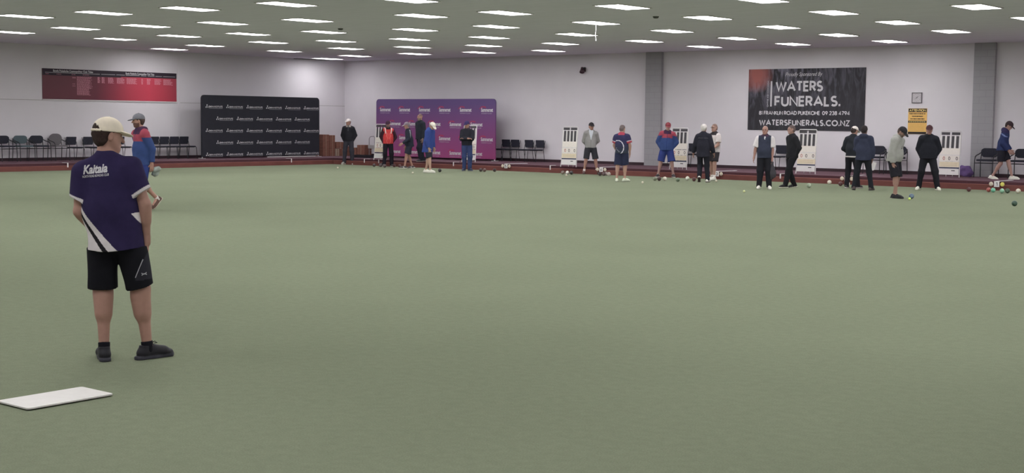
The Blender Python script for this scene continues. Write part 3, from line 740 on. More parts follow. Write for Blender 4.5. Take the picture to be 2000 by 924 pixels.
# ------------------------------------------------------------------ bowls and jacks
def bowl_mesh(col, ring):
    r_ = .062
    b = MB(); prof = [(r_ * math.cos(R(a_)), r_ * .90 * math.sin(R(a_))) for a_ in range(-90, 91, 10)]
    b.lathe(prof, n=28, M=Matrix.Rotation(R(90), 4, 'X')); M = mat('bowl_' + '_'.join('%d' % v for v in col), alb(*col), .35, var=.22, scale=22, spec=.5)
    return b, M
def bowl(px, py, col, label, spin=0, R_=.062):
    b, M = bowl_mesh(col, None); p = at(px, py, 0)
    t = empty('bowl', (p.x, p.y, 0), spin)
    o = b.build('shell', M, t); o.location = (0, 0, R_)
    b = MB()                        # emblem rings on both sides
    for s in (-1, 1):
        y = s * .0545
        b.add([Vector((.026 * math.cos(q * PI / 8), y, R_ + .026 * math.sin(q * PI / 8))) for q in range(16)], [tuple(range(16))], False)
    b.build('emblem', mat('emblem_' + '_'.join('%d' % v for v in col), [min(.85, v * 1.5 + .06) for v in alb(*col)], .4), t)
    tag(t, label, 'bowl', 'lawn bowls on the green')
DK = (58, 44, 46); MR = (84, 46, 50); BKB = (44, 42, 44); WH = (196, 190, 182); CRM = (205, 196, 178)
for px, py, c_, lb in (
 (730.7, 326, DK, 'dark brown bowl at the left end of the group below the red-jacket player'), (743, 326, (78, 66, 66), 'grey-brown bowl second from left in the group below the red jacket'), (745.8, 324.7, DK, 'dark bowl touching the second bowl below the red-jacket player'), (751.4, 327.4, (82, 70, 70), 'grey-brown bowl against the foot of the red-jacket player'),
 (770, 326.6, MR, 'maroon bowl just right of the red-jacket player shoes'), (780.5, 327.2, MR, 'maroon bowl left of the shoes of the grey-capped man'), (858.9, 336.3, BKB, 'lone black bowl right of the white shoes of the blue-coat man'),
 (938.9, 335.4, DK, 'left brown bowl of a close pair right of the man in jeans'), (946.3, 335.8, (90, 66, 64), 'right brown bowl of a close pair right of the man in jeans'), (966, 335.8, DK, 'lone dark bowl below the number 5 marker'),
 (1099, 340.6, (110, 96, 88), 'brown and pale bowl left in the trio below scoreboard'), (1108, 340.8, WH, 'white bowl in the middle of the trio below the scoreboard'), (1116, 341, BKB, 'dark bowl right in the trio beside the grey hoodie man'),
 (1171.7, 343.6, DK, 'dark bowl left in the cluster below the number 4 marker'), (1179.6, 343.4, (92, 74, 74), 'mottled brown bowl mid cluster below the number 4 marker'), (1184.2, 342.9, (140, 124, 122), 'pale mottled bowl behind in the cluster below number 4 marker'), (1189.2, 343.7, (176, 168, 160), 'pale bowl right in the cluster below the number 4 marker'),
 (1279, 353, (120, 126, 108), 'green and cream bowl left of the row by the red-capped man feet'), (1287.5, 353.4, (62, 40, 44), 'dark maroon bowl in the row by the red-capped man feet'), (1298.3, 353, CRM, 'cream bowl in the row by the red-capped man feet'), (1323.8, 355, (96, 112, 92), 'green bowl alone right of the red-capped man'), (1342.7, 352.3, (186, 188, 172), 'pale bowl left of the white-haired man shoes'), (1355.5, 354.5, MR, 'maroon bowl at the lifted shoe of the white-haired man'),
 (1580, 366.6, (168, 186, 160), 'pale green bowl right of the man dressed in black'), (1619.8, 360, CRM, 'cream bowl against the bank left of the two jacketed men'), (1641.6, 363.4, MR, 'maroon bowl left of the white-capped man shoe'), (1655.8, 363.0, WH, 'white bowl between legs of the white-capped man'), (1673.2, 360.5, WH, 'white bowl behind the leg of the navy-jacket man'),
 (1780, 388.2, (88, 108, 128), 'blue-grey bowl touching a yellow jack'), (1892.1, 374.6, (88, 52, 56), 'maroon bowl alone right of the last scoreboard'), (1930.8, 375.3, (158, 84, 78), 'red bowl beside a teal bowl below number 1 marker'), (1939.6, 375.8, (96, 168, 140), 'teal bowl beside a red bowl below number 1 marker'),
 (1956.9, 377.3, (128, 178, 150), 'mint bowl beside a dark green bowl'), (1967.6, 377.3, (64, 82, 66), 'dark green bowl beside a mint bowl'), (1988.6, 377.6, CRM, 'cream bowl near the right edge of the picture'), (1981.2, 402.7, (42, 70, 56), 'dark green bowl lying nearest at the right edge')):
    bowl(px, py, c_, lb, random.uniform(0, PI))
for px, py, c_, lb in ((659.7, 329.6, CRM, 'white jack left of the white-capped man in black'), (806, 339.5, CRM, 'white jack left of the blue-coat man shoes'), (1106, 344.3, CRM, 'white jack in front of the trio of bowls'), (1255, 358.4, CRM, 'white jack between the polo-shirt man and red-capped man'), (1398.8, 355.5, CRM, 'white jack by the shoes of the man in white shirt'), (1453.3, 376.2, (200, 204, 150), 'pale yellow jack left of the bald man in vest'), (1776.4, 391, (190, 214, 96), 'bright yellow-green jack touching a blue-grey bowl')):
    p = at(px, py, 0); b = MB(); b.lathe([(.032 * math.cos(R(a_)), .032 * math.sin(R(a_)) + .032) for a_ in range(-90, 91, 12)], n=22)
    o = b.build('jack', mat('jack_%d_%d_%d' % c_, alb(*c_), .4)); o.location = (p.x, p.y, 0); tag(o, lb, 'jack ball', 'small jack balls')

# ------------------------------------------------------------------ delivery mat
cs = [at(152, 760.5), at(217.5, 773), at(63, 803), at(-3, 790)]
t = empty('bowling_mat', (sum(c_.x for c_ in cs) / 4, sum(c_.y for c_ in cs) / 4, 0), R(0.5)); tag(t, 'white rectangular bowling mat with small marks lying on near green', 'mat')
b = MB(); o_ = rrect(.345, .60, .02, 4, z0=-.30)
b.slab(o_, 0, .009, M=Matrix.Translation((0, 0, .009)) @ Matrix.Rotation(R(90), 4, 'X') @ Matrix.Scale(1, 4)); b.build('rubber_sheet', mat('white_rubber', alb(214, 212, 208, .92), .7, var=.03), t)
b = MB(); rnd = random.Random(11)
for i in range(9):
    for j in range(4):
        x = -.125 + j * .083 + rnd.uniform(-.012, .012); y = -.25 + i * .062 + rnd.uniform(-.01, .01); a0 = rnd.uniform(0, PI)
        if rnd.random() < .12: continue
        b.add([Vector((x + dx, y + dy, .0098)) for dx, dy in ((-.008, -.003), (.008, -.003), (.008, .003), (-.008, .003))], [(0, 1, 2, 3)])
b.build('small_marks', mat('grey_mat_print', alb(150, 148, 152, .60), .7), t)
b = MB()
for y in (-.245, .245):
    b.add([Vector((.02 * math.cos(q * PI / 6), y + .012 * math.sin(q * PI / 6), .0102)) for q in range(12)], [tuple(range(12))])
b.build('hand_hole', mat('dark_mat_hole', alb(60, 60, 74, .60), .7), t)

# ------------------------------------------------------------------ cartons, trolley, bag
def carton(x, y, z, w_, d_, h_, rz, M, label):
    t = empty('cardboard_box', (x, y, z), rz); tag(t, label, 'cardboard box', 'cartons stacked in the corner')
    b = MB(); b.box((-w_ / 2, -d_ / 2, 0), (w_ / 2, d_ / 2, h_), bev=.006); b.build('carton', M, t)
    b = MB(); b.box((-.025, -d_ / 2 - .002, 0), (.025, d_ / 2 + .002, h_ + .002)); b.build('packing_tape', mat('brown_tape', alb(128, 98, 82), .4), t)
def cst(xa, xb, n, hh, off, M, lab):
    """stack of n cartons seen between two columns: along the left wall, or along the back wall past the corner"""
    if xa < 667:
        X = -42.62 + off; ya, yb = atX(xa, 303, X).y, atX(xb, 303, X).y
        for k in range(n): carton(X, (ya + yb) / 2, SZ + k * hh, (yb - ya) * .96, .42, hh - .004, R(90 + random.uniform(-2, 2)), M, lab[k])
    else:
        Y = 40.6 + off; pa, pb = atY(xa, 303, Y), atY(xb, 303, Y)
        for k in range(n): carton((pa.x + pb.x) / 2, Y, SZ + k * hh, (pb.x - pa.x) * .97, .42, hh - .004, R(random.uniform(-2, 2)), M, lab[k])
cst(624, 636.5, 3, .30, 0, M_CARD, ['brown carton at the bottom of the tall stack touching the black backdrop', 'brown carton in the middle of the tall stack touching the black backdrop', 'brown carton on top of the tall stack touching the black backdrop'])
cst(637, 648, 3, .29, 0, M_CARD, ['brown carton at the bottom of the second tall stack', 'brown carton in the middle of the second tall stack', 'brown carton on top of the second tall stack'])
cst(649, 656, 1, .30, 0, M_CARD2, ['pale carton low between brown stacks'])
cst(656.5, 667.5, 1, .31, 0, M_CARD, ['brown carton low beside the pale carton'])
carton(-42.62, (atX(650, 303, -42.62).y + atX(667, 303, -42.62).y) / 2, SZ + .32, .50, .40, .26, R(91), M_CARD, 'wide brown carton resting on the pale and brown cartons')
cst(673.5, 680, 1, .40, .1, M_CARD, ['brown carton half hidden left of the white-capped man'])
cst(691, 703, 1, .36, 0, M_CARD, ['low brown carton right of the white-capped man'])
cst(704, 719, 2, .24, 0, M_CARD, ['lower brown carton beside the trolley', 'upper brown carton beside the trolley'])
t = empty('hand_trolley', (atY(726.5, 303, 39.75).x, 39.75, SZ)); tag(t, 'small grey tubular trolley beside the brown cartons', 'trolley')
b = MB(); b.tube([(-.16, 0, .05), (-.16, 0, .75), (-.12, .02, .84), (.10, .02, .86), (.15, 0, .8), (.15, 0, .05)], .014, 8); b.tube([(-.16, 0, .46), (.15, 0, .46)], .012, 6); b.build('frame', mat('grey_tube', alb(120, 116, 122), .4, metal=.3), t)
b = MB(); b.box((-.22, -.28, .0), (.22, .02, .03), bev=.008); b.build('base_plate', M_TUBE, t)
b = MB(); b.box((-.19, -.05, .36), (.17, .02, .50), bev=.01); b.build('tray', mat('pale_grey_tray', alb(150, 146, 146), .6), t)
t = empty('black_crate', (atY(712, 303, 39.2).x, 39.2, SZ)); tag(t, 'low black tray on the walkway in front of the cartons', 'tray')
b = MB(); b.box((-.55, -.22, 0), (.55, .22, .03), bev=.006)
for lo, hi in (((-.55, -.22, .03), (-.53, .22, .11)), ((.53, -.22, .03), (.55, .22, .11)), ((-.53, -.22, .03), (.53, -.2, .11)), ((-.53, .2, .03), (.53, .22, .11))): b.box(lo, hi)
b.build('tray_body', M_BLACK, t)
# white strip lying below the black backdrop
a_ = atX(522, 304.2, -41.75); c_ = atX(616, 300.8, -41.75)
b = MB(); b.tube([(0, 0, 0), (0, c_.y - a_.y, 0)], .016, 8); o = b.build('white_tube', M_WHITEM); o.location = (-41.75, a_.y, SZ + .028); tag(o, 'white tube lying on the walkway along the foot of the black backdrop', 'tube')
# ------------------------------------------------------------------ people: smooth implicit surfaces
f32 = np.float32
def V3(*a): return np.array(a, float)
def nrm(v): v = np.asarray(v, float); return v / (np.linalg.norm(v) or 1)
def flat(axis, f):                 # squash matrix: extent along axis multiplied by f
    n = nrm(axis); return np.eye(3) + (1 / f - 1) * np.outer(n, n)
def ell(ax, ay, az, rx, ry, rz):
    r0 = max(rx, ry, rz); return flat(ax, rx / r0) @ flat(ay, ry / r0) @ flat(az, rz / r0), r0
class P:
    def __init__(s, a, b, ra, rb=None, k=.02, M=None, cut=None, sub=False, tag=''):
        s.a = np.asarray(a, float); s.b = np.asarray(b, float); s.ra = ra; s.rb = ra if rb is None else rb
        s.k = k; s.M = M; s.cut = cut or []; s.sub = sub; s.tag = tag
        s.sc = 1.0 if M is None else float(1 / np.linalg.norm(M, 2))
    def d(s, Q):
        a, b = s.a, s.b; p = Q - a.astype(f32); ba = b - a
        if s.M is not None: p = p @ s.M.T.astype(f32); ba = s.M @ ba
        L2 = float(ba @ ba)
        if L2 < 1e-12: t = 0.0; dd = np.sqrt((p * p).sum(-1)) - s.ra
        else:
            t = np.clip(p @ (ba / L2).astype(f32), 0, 1); q = p - t[..., None] * ba.astype(f32)
            dd = np.sqrt((q * q).sum(-1)) - (s.ra + (s.rb - s.ra) * t)
        dd = dd * (s.sc if s.sc > .35 else .35)
        for (c, n) in s.cut: dd = np.maximum(dd, (Q - np.asarray(c, f32)) @ np.asarray(n, f32))
        return dd
    def bb(s, m):
        r = max(s.ra, s.rb) + m; return np.minimum(s.a, s.b) - r, np.maximum(s.a, s.b) + r
def ball(c, ax, ay, az, rx, ry, rz, k=.02, **kw):
    M, r0 = ell(ax, ay, az, rx, ry, rz); return P(c, c, r0, k=k, M=M, **kw)
def smin(a, b, k):
    h = np.clip(.5 + .5 * (b - a) / k, 0, 1); return b + (a - b) * h - k * h * (1 - h)
def sdf(prims, Q):
    F = np.full(Q.shape[:-1], 9.0, f32)
    for p in prims:
        if not p.sub: F = smin(p.d(Q), F, p.k)
    for p in prims:
        if p.sub: F = np.maximum(F, -p.d(Q))
    return F
def surface(prims, h, disp=None, cuts=()):
    pos = [p for p in prims if not p.sub]; mg = .05
    lo = np.min([p.bb(0)[0] for p in pos], 0) - 3 * h; hi = np.max([p.bb(0)[1] for p in pos], 0) + 3 * h
    n = np.ceil((hi - lo) / h).astype(int) + 1
    ax = [(lo[i] + h * np.arange(n[i])).astype(f32) for i in range(3)]
    F = np.full(n, 9.0, f32)
    for p in pos + [p for p in prims if p.sub]:
        a, b = p.bb(max(mg, p.k * 1.3)); i0 = np.clip(((a - lo) / h).astype(int), 0, n - 1); i1 = np.clip(((b - lo) / h).astype(int) + 2, 1, n)
        if (i1 <= i0).any(): continue
        sl = tuple(slice(i0[i], i1[i]) for i in range(3))
        Q = np.stack(np.meshgrid(*[ax[i][sl[i]] for i in range(3)], indexing='ij'), -1)
        F[sl] = np.maximum(F[sl], -p.d(Q)) if p.sub else smin(p.d(Q), F[sl], p.k)
    if disp is not None or cuts:
        ii = np.argwhere(np.abs(F) < .06); Q = np.stack([ax[i][ii[:, i]] for i in range(3)], -1); v = F[tuple(ii.T)]
        if disp is not None: v = v + disp(Q)
        for (c, nn) in cuts: v = np.maximum(v, (Q - np.asarray(c, f32)) @ np.asarray(nn, f32))
        F[tuple(ii.T)] = v
        for (c, nn) in cuts:
            jj = np.argwhere(F < -.059)
            Q = np.stack([ax[i][jj[:, i]] for i in range(3)], -1); F[tuple(jj.T)] = np.maximum(F[tuple(jj.T)], (Q - np.asarray(c, f32)) @ np.asarray(nn, f32))
    S = F < 0; nx, ny, nz = n
    vs = np.zeros((nx - 1, ny - 1, nz - 1, 3), f32); ct = np.zeros((nx - 1, ny - 1, nz - 1), f32)
    quads = []
    def sl3(a0, a1): return tuple(slice(a0[i], a1[i]) for i in range(3))
    for axi in range(3):
        e = [0, 0, 0]; e[axi] = 1
        A = S[sl3((0, 0, 0), (nx - e[0], ny - e[1], nz - e[2]))]; Bs = S[sl3(e, (nx, ny, nz))]
        idx = np.argwhere(A != Bs)
        fa = F[tuple(idx.T)]; fb = F[tuple((idx + e).T)]; t = fa / (fa - fb)
        p = idx.astype(f32); p[:, axi] += t
        o1, o2 = [(1, 2), (2, 0), (0, 1)][axi]
        ok = (idx[:, o1] > 0) & (idx[:, o2] > 0) & (idx[:, o1] < n[o1] - 1) & (idx[:, o2] < n[o2] - 1)
        idx = idx[ok]; p = p[ok]; inside = S[tuple(idx.T)]
        cells = []
        for (d1, d2) in ((-1, -1), (0, -1), (0, 0), (-1, 0)):
            c = idx.copy(); c[:, o1] += d1; c[:, o2] += d2; cells.append(c)
            np.add.at(vs, tuple(c.T), p); np.add.at(ct, tuple(c.T), 1)
        lin_ = [np.ravel_multi_index(tuple(c.T), ct.shape) for c in cells]
        q = np.stack(lin_, -1); q[~inside] = q[~inside][:, ::-1]; quads.append(q)
    quads = np.concatenate(quads); used_, inv = np.unique(quads, return_inverse=True)
    vv = vs.reshape(-1, 3)[used_] / ct.reshape(-1)[used_][:, None]
    return vv * h + lo.astype(f32), inv.reshape(quads.shape)
def mesh_obj(name, vv, ff, M, colf, parent):
    me = bpy.data.meshes.new(name); n = len(vv); m_ = len(ff)
    me.vertices.add(n); me.vertices.foreach_set('co', vv.astype(f32).ravel())
    me.loops.add(m_ * 4); me.loops.foreach_set('vertex_index', ff.astype(np.int32).ravel())
    me.polygons.add(m_); me.polygons.foreach_set('loop_start', np.arange(0, m_ * 4, 4, dtype=np.int32)); me.polygons.foreach_set('loop_total', np.full(m_, 4, np.int32))
    me.update(calc_edges=True); me.validate()
    me.polygons.foreach_set('use_smooth', np.ones(len(me.polygons), bool))
    me.materials.append(M)
    at_ = me.attributes.new('col', 'FLOAT_COLOR', 'POINT'); c = np.ones((n, 4), f32); c[:, :3] = colf(vv) if callable(colf) else np.array(colf, f32)
    at_.data.foreach_set('color', c.ravel())
    return link(bpy.data.objects.new(name, me), parent)
def folds(seed, amp, fx=9., fz=13.):
    r = np.random.RandomState(seed); D = r.randn(7, 3); D[:, 2] *= .7; D = D / np.linalg.norm(D, axis=1)[:, None] * (r.uniform(fx, fz * 2.2, 7))[:, None]; ph = r.uniform(0, 6.28, 7)
    def g_(Q):
        s_ = np.zeros(len(Q), f32)
        for d_, p_ in zip(D, ph): s_ += np.sin(Q @ d_.astype(f32) + p_ + 1.5 * np.sin(Q @ d_[[1, 2, 0]].astype(f32) * .5))
        return s_ * amp / 3
    return g_

SKIN = alb(158, 118, 104); SKIND = alb(120, 84, 70)
def rotv(v, axis, deg):
    axis = nrm(axis); c_, s_ = math.cos(R(deg)), math.sin(R(deg)); v = np.asarray(v, float)
    return v * c_ + np.cross(axis, v) * s_ + axis * (axis @ v) * (1 - c_)
BK = alb(40, 41, 47); NAVY = alb(46, 50, 72); WHT = alb(196, 190, 188)
ARMS = {'down': ((.16, .02, -1), (.06, .22, -1)), 'pocket': ((.32, -.22, -1), (-.42, .26, -1), (-.25, .05, -1)), 'behind': ((.26, -.42, -1), (-.62, -.40, -.75)),
        'cross': ((.10, .44, -1), (-1, .16, .10)), 'cross2': ((.10, .50, -1), (-1, .34, .04)), 'hip': ((.46, -.22, -1), (-.55, .30, -.9), (-.3, .3, -1)), 'fwd': ((.12, .30, -1), (-.05, .85, -.45)), 'swing': ((.12, -.35, -1), (.0, .05, -1)), 'swingf': ((.10, .35, -1), (.0, .75, -1)),
        'out': ((.34, .0, -1), (.22, .45, -1))}
def person(label, px, py, ht, phi, *, z0=0.0, voxel=.012, lean=0, side=0, pelvis=(0, 0), feet=((-.12, 0, 0, 8, 0), (.12, 0, 0, 8, 0)), arms=('down', 'down'), head=(0, 0), twist=0,
           skin=SKIN, top=None, bottom=None, shoes=None, socks=None, cap=None, hair=None, belly=0.0, girth=1.0, legk=1.0, glasses=False, after=None):
    p0 = at(px, py, z0); s = ht / 1.78
    d = Vector((-p0.x, -p0.y, 0)).normalized(); r_ = Vector((CR.x, CR.y, 0)).normalized()
    # image right at that point, perpendicular to the sight line
    r_ = Vector((-d.y, d.x, 0)); r_ = r_ if r_.dot(Vector((CR.x, CR.y, 0))) > 0 else -r_
    fw = d * math.cos(R(phi)) + r_ * math.sin(R(phi))
    rz = math.atan2(fw.y, fw.x) - PI / 2
    root = empty('person', (p0.x, p0.y, z0), rz); tag(root, label, 'person')
    X, Y, Z = V3(1, 0, 0), V3(0, 1, 0), V3(0, 0, 1)
    gk = girth
    # legs
    ank = []; fdir = []
    for i, (fx, fy, fz, fyaw, pit) in enumerate(feet):
        sg = (-1, 1)[i]; dr = rotv(Y, Z, -sg * fyaw); dr = rotv(dr, np.cross(dr, Z), pit)
        ank.append(V3(fx * s, fy * s, (.085 + fz) * s)); fdir.append(dr)
    L1 = .425 * s; L2 = .43 * s
    hz = .935 * s
    for i in (0, 1):
        hx = pelvis[0] * s + (-1, 1)[i] * .092 * s; dxy = math.hypot(hx - ank[i][0], pelvis[1] * s - ank[i][1])
        if ank[i][2] < .14 * s: hz = min(hz, ank[i][2] + math.sqrt(max(.01, ((L1 + L2) * .996) ** 2 - dxy ** 2)))
    C0 = V3(pelvis[0] * s, pelvis[1] * s, hz)
    U = rotv(rotv(Z, X, -lean), Y, side); Rr = nrm(rotv(X, Y, side)); Rs = nrm(rotv(Rr, U, -twist)); Fw = np.cross(U, Rs); F0 = np.cross(Z, X)
    hips = [C0 + sg * .092 * s * X for sg in (-1, 1)]; knees = []
    for i in (0, 1):
        H_, A_ = hips[i], ank[i]; v = A_ - H_; D_ = min(np.linalg.norm(v), (L1 + L2) * .999); a_ = (L1 * L1 - L2 * L2 + D_ * D_) / (2 * D_)
        hh = math.sqrt(max(0, L1 * L1 - a_ * a_)); u = nrm(v); kf = nrm(V3(*(fdir[i][:2]), 0) + Y * .8); kf = nrm(kf - u * (kf @ u)); knees.append(H_ + u * a_ + kf * hh)
    sh = [C0 + U * .455 * s + sg * .164 * s * gk ** .5 * Rs for sg in (-1, 1)]
    nb = C0 + U * .535 * s
    HR = rotv(Rs, U, -head[0]); HU = rotv(nrm(U * .5 + Z * .5), HR, -head[1]); HF = np.cross(HU, HR)
    HR = np.cross(HF, HU)
    hc = nb + (U * .5 + HU * .5) * .165 * s + HF * (.028 * s)
    elb = []; wr = []; fad = []; had = []
    for i, ar in enumerate(arms):
        sg = (-1, 1)[i]; aa = ARMS[ar] if isinstance(ar, str) else ar; ud, fd = aa[:2]
        tr = lambda q: nrm(sg * q[0] * Rs + q[1] * Fw + q[2] * U)
        e_ = sh[i] + tr(ud) * .285 * s; elb.append(e_); wr.append(e_ + tr(fd) * .255 * s); fad.append(tr(fd)); had.append(tr(aa[2]) if len(aa) > 2 else tr(fd))
    S = s
    # ---- body
    B_ = []
    for i in (0, 1):
        H_, K_, A_ = hips[i], knees[i], ank[i]; u = nrm(A_ - K_); bk = -nrm(fdir[i] - u * (fdir[i] @ u))
        B_ += [P(H_, K_, .076 * S * gk, .056 * S * gk * legk, .03), P(K_, A_, .050 * S * gk * legk ** .5, .034 * S, .02), P(K_ + u * .07 * S + bk * .014 * S, K_ + u * .17 * S + bk * .014 * S, .048 * S * gk * legk, .041 * S * gk * legk, .05),
               P(A_, A_ + fdir[i] * .12 * S - Z * .035 * S, .035 * S, .03 * S, .02)]
    B_ += [P(C0 - X * .06 * S, C0 + X * .06 * S, .094 * S * gk, k=.03), P(C0 + U * .05 * S, C0 + U * .25 * S, .145 * S * gk, .15 * S * gk, .05, flat(Fw, .72)), P(C0 + U * .24 * S, C0 + U * .37 * S, .152 * S * gk, .132 * S * gk, .04, flat(Fw, .70)),
           P(sh[0] + Rs * .03 * S, sh[1] - Rs * .03 * S, .052 * S, k=.04), P(nb - Rs * .02 * S + U * .01 * S, sh[0] + U * .006 * S, .050 * S, .040 * S, .04), P(nb + Rs * .02 * S + U * .01 * S, sh[1] + U * .006 * S, .050 * S, .040 * S, .04), P(nb - U * .05 * S, hc - HU * .06 * S - HF * .02 * S, .062 * S, .056 * S, .03)]
    if belly: B_.append(ball(C0 + U * .12 * S + Fw * .055 * S, Rs, Fw, U, .13 * S, belly * S, .15 * S, k=.05))
    for i in (0, 1):
        sg = (-1, 1)[i]; D_ = fad[i]
        B_ += [P(sh[i], elb[i], .054 * S * gk, .040 * S * gk, .03), P(elb[i], wr[i], .041 * S * gk, .027 * S, .02), P(elb[i] + D_ * .04 * S, elb[i] + D_ * .12 * S, .042 * S * gk, .036 * S * gk, .02)]
        D_ = had[i]; B_.append(P(wr[i] - fad[i] * .01, wr[i] + D_ * .03 * S, .026 * S, .030 * S, .015))
        ref = Fw if abs(D_ @ Fw) < .85 else U
        si = nrm(ref - D_ * (D_ @ ref)); N_ = nrm(np.cross(D_, si)); N_ = N_ if (N_ @ Rs) * sg < 0 else -N_
        W_ = wr[i]; B_.append(P(W_ + D_ * .025 * S, W_ + D_ * .075 * S, .036 * S, .040 * S, .012, flat(N_, .40)))
        for j, (o_, ln) in enumerate(((.030, .072), (.010, .082), (-.010, .076), (-.029, .060))):
            b0 = W_ + D_ * .095 * S + si * o_ * S; d1 = nrm(D_ + N_ * .30 + si * o_ * 2); d2 = nrm(D_ + N_ * .95); m1 = b0 + d1 * ln * .5 * S
            B_ += [P(b0 - D_ * .02 * S, m1, .0098 * S, .0092 * S, .005), P(m1, m1 + d2 * ln * .5 * S, .0092 * S, .0080 * S, .005)]
        t0 = W_ + D_ * .03 * S + si * .030 * S; t1 = t0 + nrm(si * .7 + D_ * .75 + N_ * .35) * .045 * S
        B_ += [P(t0, t1, .012 * S, .0105 * S, .008), P(t1, t1 + nrm(si * .25 + D_ + N_ * .4) * .032 * S, .0105 * S, .009 * S, .006)]
    q = hc
    B_ += [ball(q + HU * .030 * S - HF * .012 * S, HR, HF, HU, .076 * S, .094 * S, .090 * S, k=.02), ball(q - HU * .025 * S + HF * .022 * S, HR, HF, HU, .061 * S, .070 * S, .092 * S, k=.025),
           P(q - HU * .095 * S + HF * .060 * S - HR * .014 * S, q - HU * .095 * S + HF * .060 * S + HR * .014 * S, .024 * S, k=.03), P(q - HU * .03 * S - HR * .050 * S, q - HU * .085 * S + HF * .05 * S - HR * .024 * S, .020 * S, k=.03), P(q - HU * .03 * S + HR * .050 * S, q - HU * .085 * S + HF * .05 * S + HR * .024 * S, .020 * S, k=.03),
           P(q + HF * .088 * S + HU * .012 * S, q + HF * .112 * S - HU * .030 * S, .009 * S, .013 * S, .012), P(q + HF * .080 * S + HU * .030 * S - HR * .034 * S, q + HF * .080 * S + HU * .030 * S + HR * .034 * S, .012 * S, k=.015),
           P(q + HF * .088 * S - HU * .060 * S - HR * .016 * S, q + HF * .088 * S - HU * .060 * S + HR * .016 * S, .0085 * S, k=.01)]
    for sg in (-1, 1):
        ec = q + sg * HR * .078 * S - HF * .012 * S - HU * .006 * S
        B_ += [ball(ec, HR, nrm(HF - .25 * HU), nrm(HU + .25 * HF), .010 * S, .019 * S, .032 * S, k=.008), ball(ec + sg * HR * .010 * S + HF * .003 * S, HR, HF, HU, .006 * S, .009 * S, .016 * S, k=.002, sub=True),
               ball(q + sg * HR * .031 * S + HF * .094 * S + HU * .008 * S, HR, HF, HU, .015 * S, .013 * S, .010 * S, sub=True)]
    def skinc(vv):
        c = np.tile(np.array(skin, f32), (len(vv), 1)); rel = vv - q
        x, y, z = rel @ HR / S, rel @ HF / S, rel @ HU / S
        eye = (np.abs(np.abs(x) - .031) < .014) & (y > .06) & (np.abs(z - .008) < .008); c[eye] = np.array(skin) * .25
        lip = (np.abs(x) < .022) & (y > .07) & (np.abs(z + .060) < .008); c[lip] = np.array(skin) * V3(.85, .55, .55)
        if hair and hair.get('beard'):
            bd = (y > -.01) & (z < -.035) & (y < .11) & ~lip; c[bd] = np.array(hair['beard'])
        if hair and hair.get('stubble'):
            sb_ = (z > .03) & (y < .07); c[sb_] = np.array(hair['stubble'])
        return c
    vv, ff = surface(B_, voxel * .85)
    body = mesh_obj('body', vv, ff, M_SKIN, skinc, root)
    # ---- lower clothing
    if bottom:
        Pp = []; kind = bottom['kind']; wd = bottom.get('w', 1.0)
        for i in (0, 1):
            H_, K_, A_ = hips[i], knees[i], ank[i]; u1 = nrm(K_ - H_); u2 = nrm(A_ - K_)
            if kind == 'shorts':
                fr = bottom.get('len', .85); E_ = H_ + (K_ - H_) * fr
                Pp.append(P(H_ - u1 * .0, E_ + u1 * .05, .108 * S * gk, .094 * S * gk * wd, .03, cut=[(E_, u1)]))
            else:
                Pp += [P(H_, K_, .105 * S * gk, .078 * S * gk * wd, .03), P(K_, A_ + u2 * .02, .078 * S * gk * wd, .062 * S * wd, .03, cut=[(A_ + u2 * .035 * S, u2)])]
        hm = (top or {}).get('hem', -.06)
        Pp.append(P(C0 - X * .07 * S + U * .01, C0 + X * .07 * S + U * .01, .114 * S * gk, k=.035)); Pp.append(P(C0 + U * .0 * S, C0 + U * .10 * S, .158 * S * gk, k=.04, M=flat(Fw, .72)))
        vv, ff = surface(Pp, voxel, folds(3, bottom.get('fold', .006)), [(C0 + U * (hm + .012) * S, nrm(Z + U * .3))])
        bt = mesh_obj('shorts' if kind == 'shorts' else 'trousers', vv, ff, M_FAB, bottom['col'] if not callable(bottom['col']) else (lambda v: bottom['col'](v, C0, U, Rs, Fw, S)), root)
    # ---- upper clothing
    tp = None; Bp = Pp if bottom else None
    if not bottom: bt = None
    if top:
        t_ = top.get('t', .020); hem = top.get('hem', -.06); g_ = gk * top.get('w', 1.0); hp = C0 + U * hem * S; hc_ = [(hp, -nrm(Z + U * .3))]
        Tp = [P(C0 + U * (hem - .05) * S, C0 + U * .16 * S, (.163 + t_) * S * g_, (.152 + t_) * S * g_, .05, flat(Fw, .80), hc_), P(C0 + U * .16 * S, C0 + U * .36 * S, (.155 + t_) * S * g_, (.140 + t_) * S * gk, .05, flat(Fw, .72), hc_),
              P(sh[0] + Rs * .03 * S, sh[1] - Rs * .03 * S, (.048 + t_ * .9) * S, k=.05), P(nb - Rs * .02 * S, sh[0] + U * .004 * S, (.048 + t_ * .8) * S, (.040 + t_ * .8) * S, .04), P(nb + Rs * .02 * S, sh[1] + U * .004 * S, (.048 + t_ * .8) * S, (.040 + t_ * .8) * S, .04), P(nb - U * .05 * S, nb + U * .02 * S + HF * .005, (.072 + t_ * .5) * S, (.057 + t_ * .4) * S, .03, cut=[(nb + U * top.get('collar', .025) * S + Fw * .0, nrm(U + Fw * .35))])]
        if belly: Tp.append(ball(C0 + U * .12 * S + Fw * .055 * S, Rs, Fw, U, (.13 + t_) * S, (belly + t_ * .8) * S, .17 * S, k=.05))
        slv = top.get('sleeve', 'long')
        if top.get('hood'): Tp += [ball(nb - Fw * .075 * S + U * .005 * S, Rs, Fw, U, .11 * S, .055 * S, .065 * S, k=.03), P(nb - Fw * .06 * S - Rs * .06 * S + U * .02 * S, nb + Fw * .03 * S - Rs * .065 * S, .03 * S, k=.03), P(nb - Fw * .06 * S + Rs * .06 * S + U * .02 * S, nb + Fw * .03 * S + Rs * .065 * S, .03 * S, k=.03)]
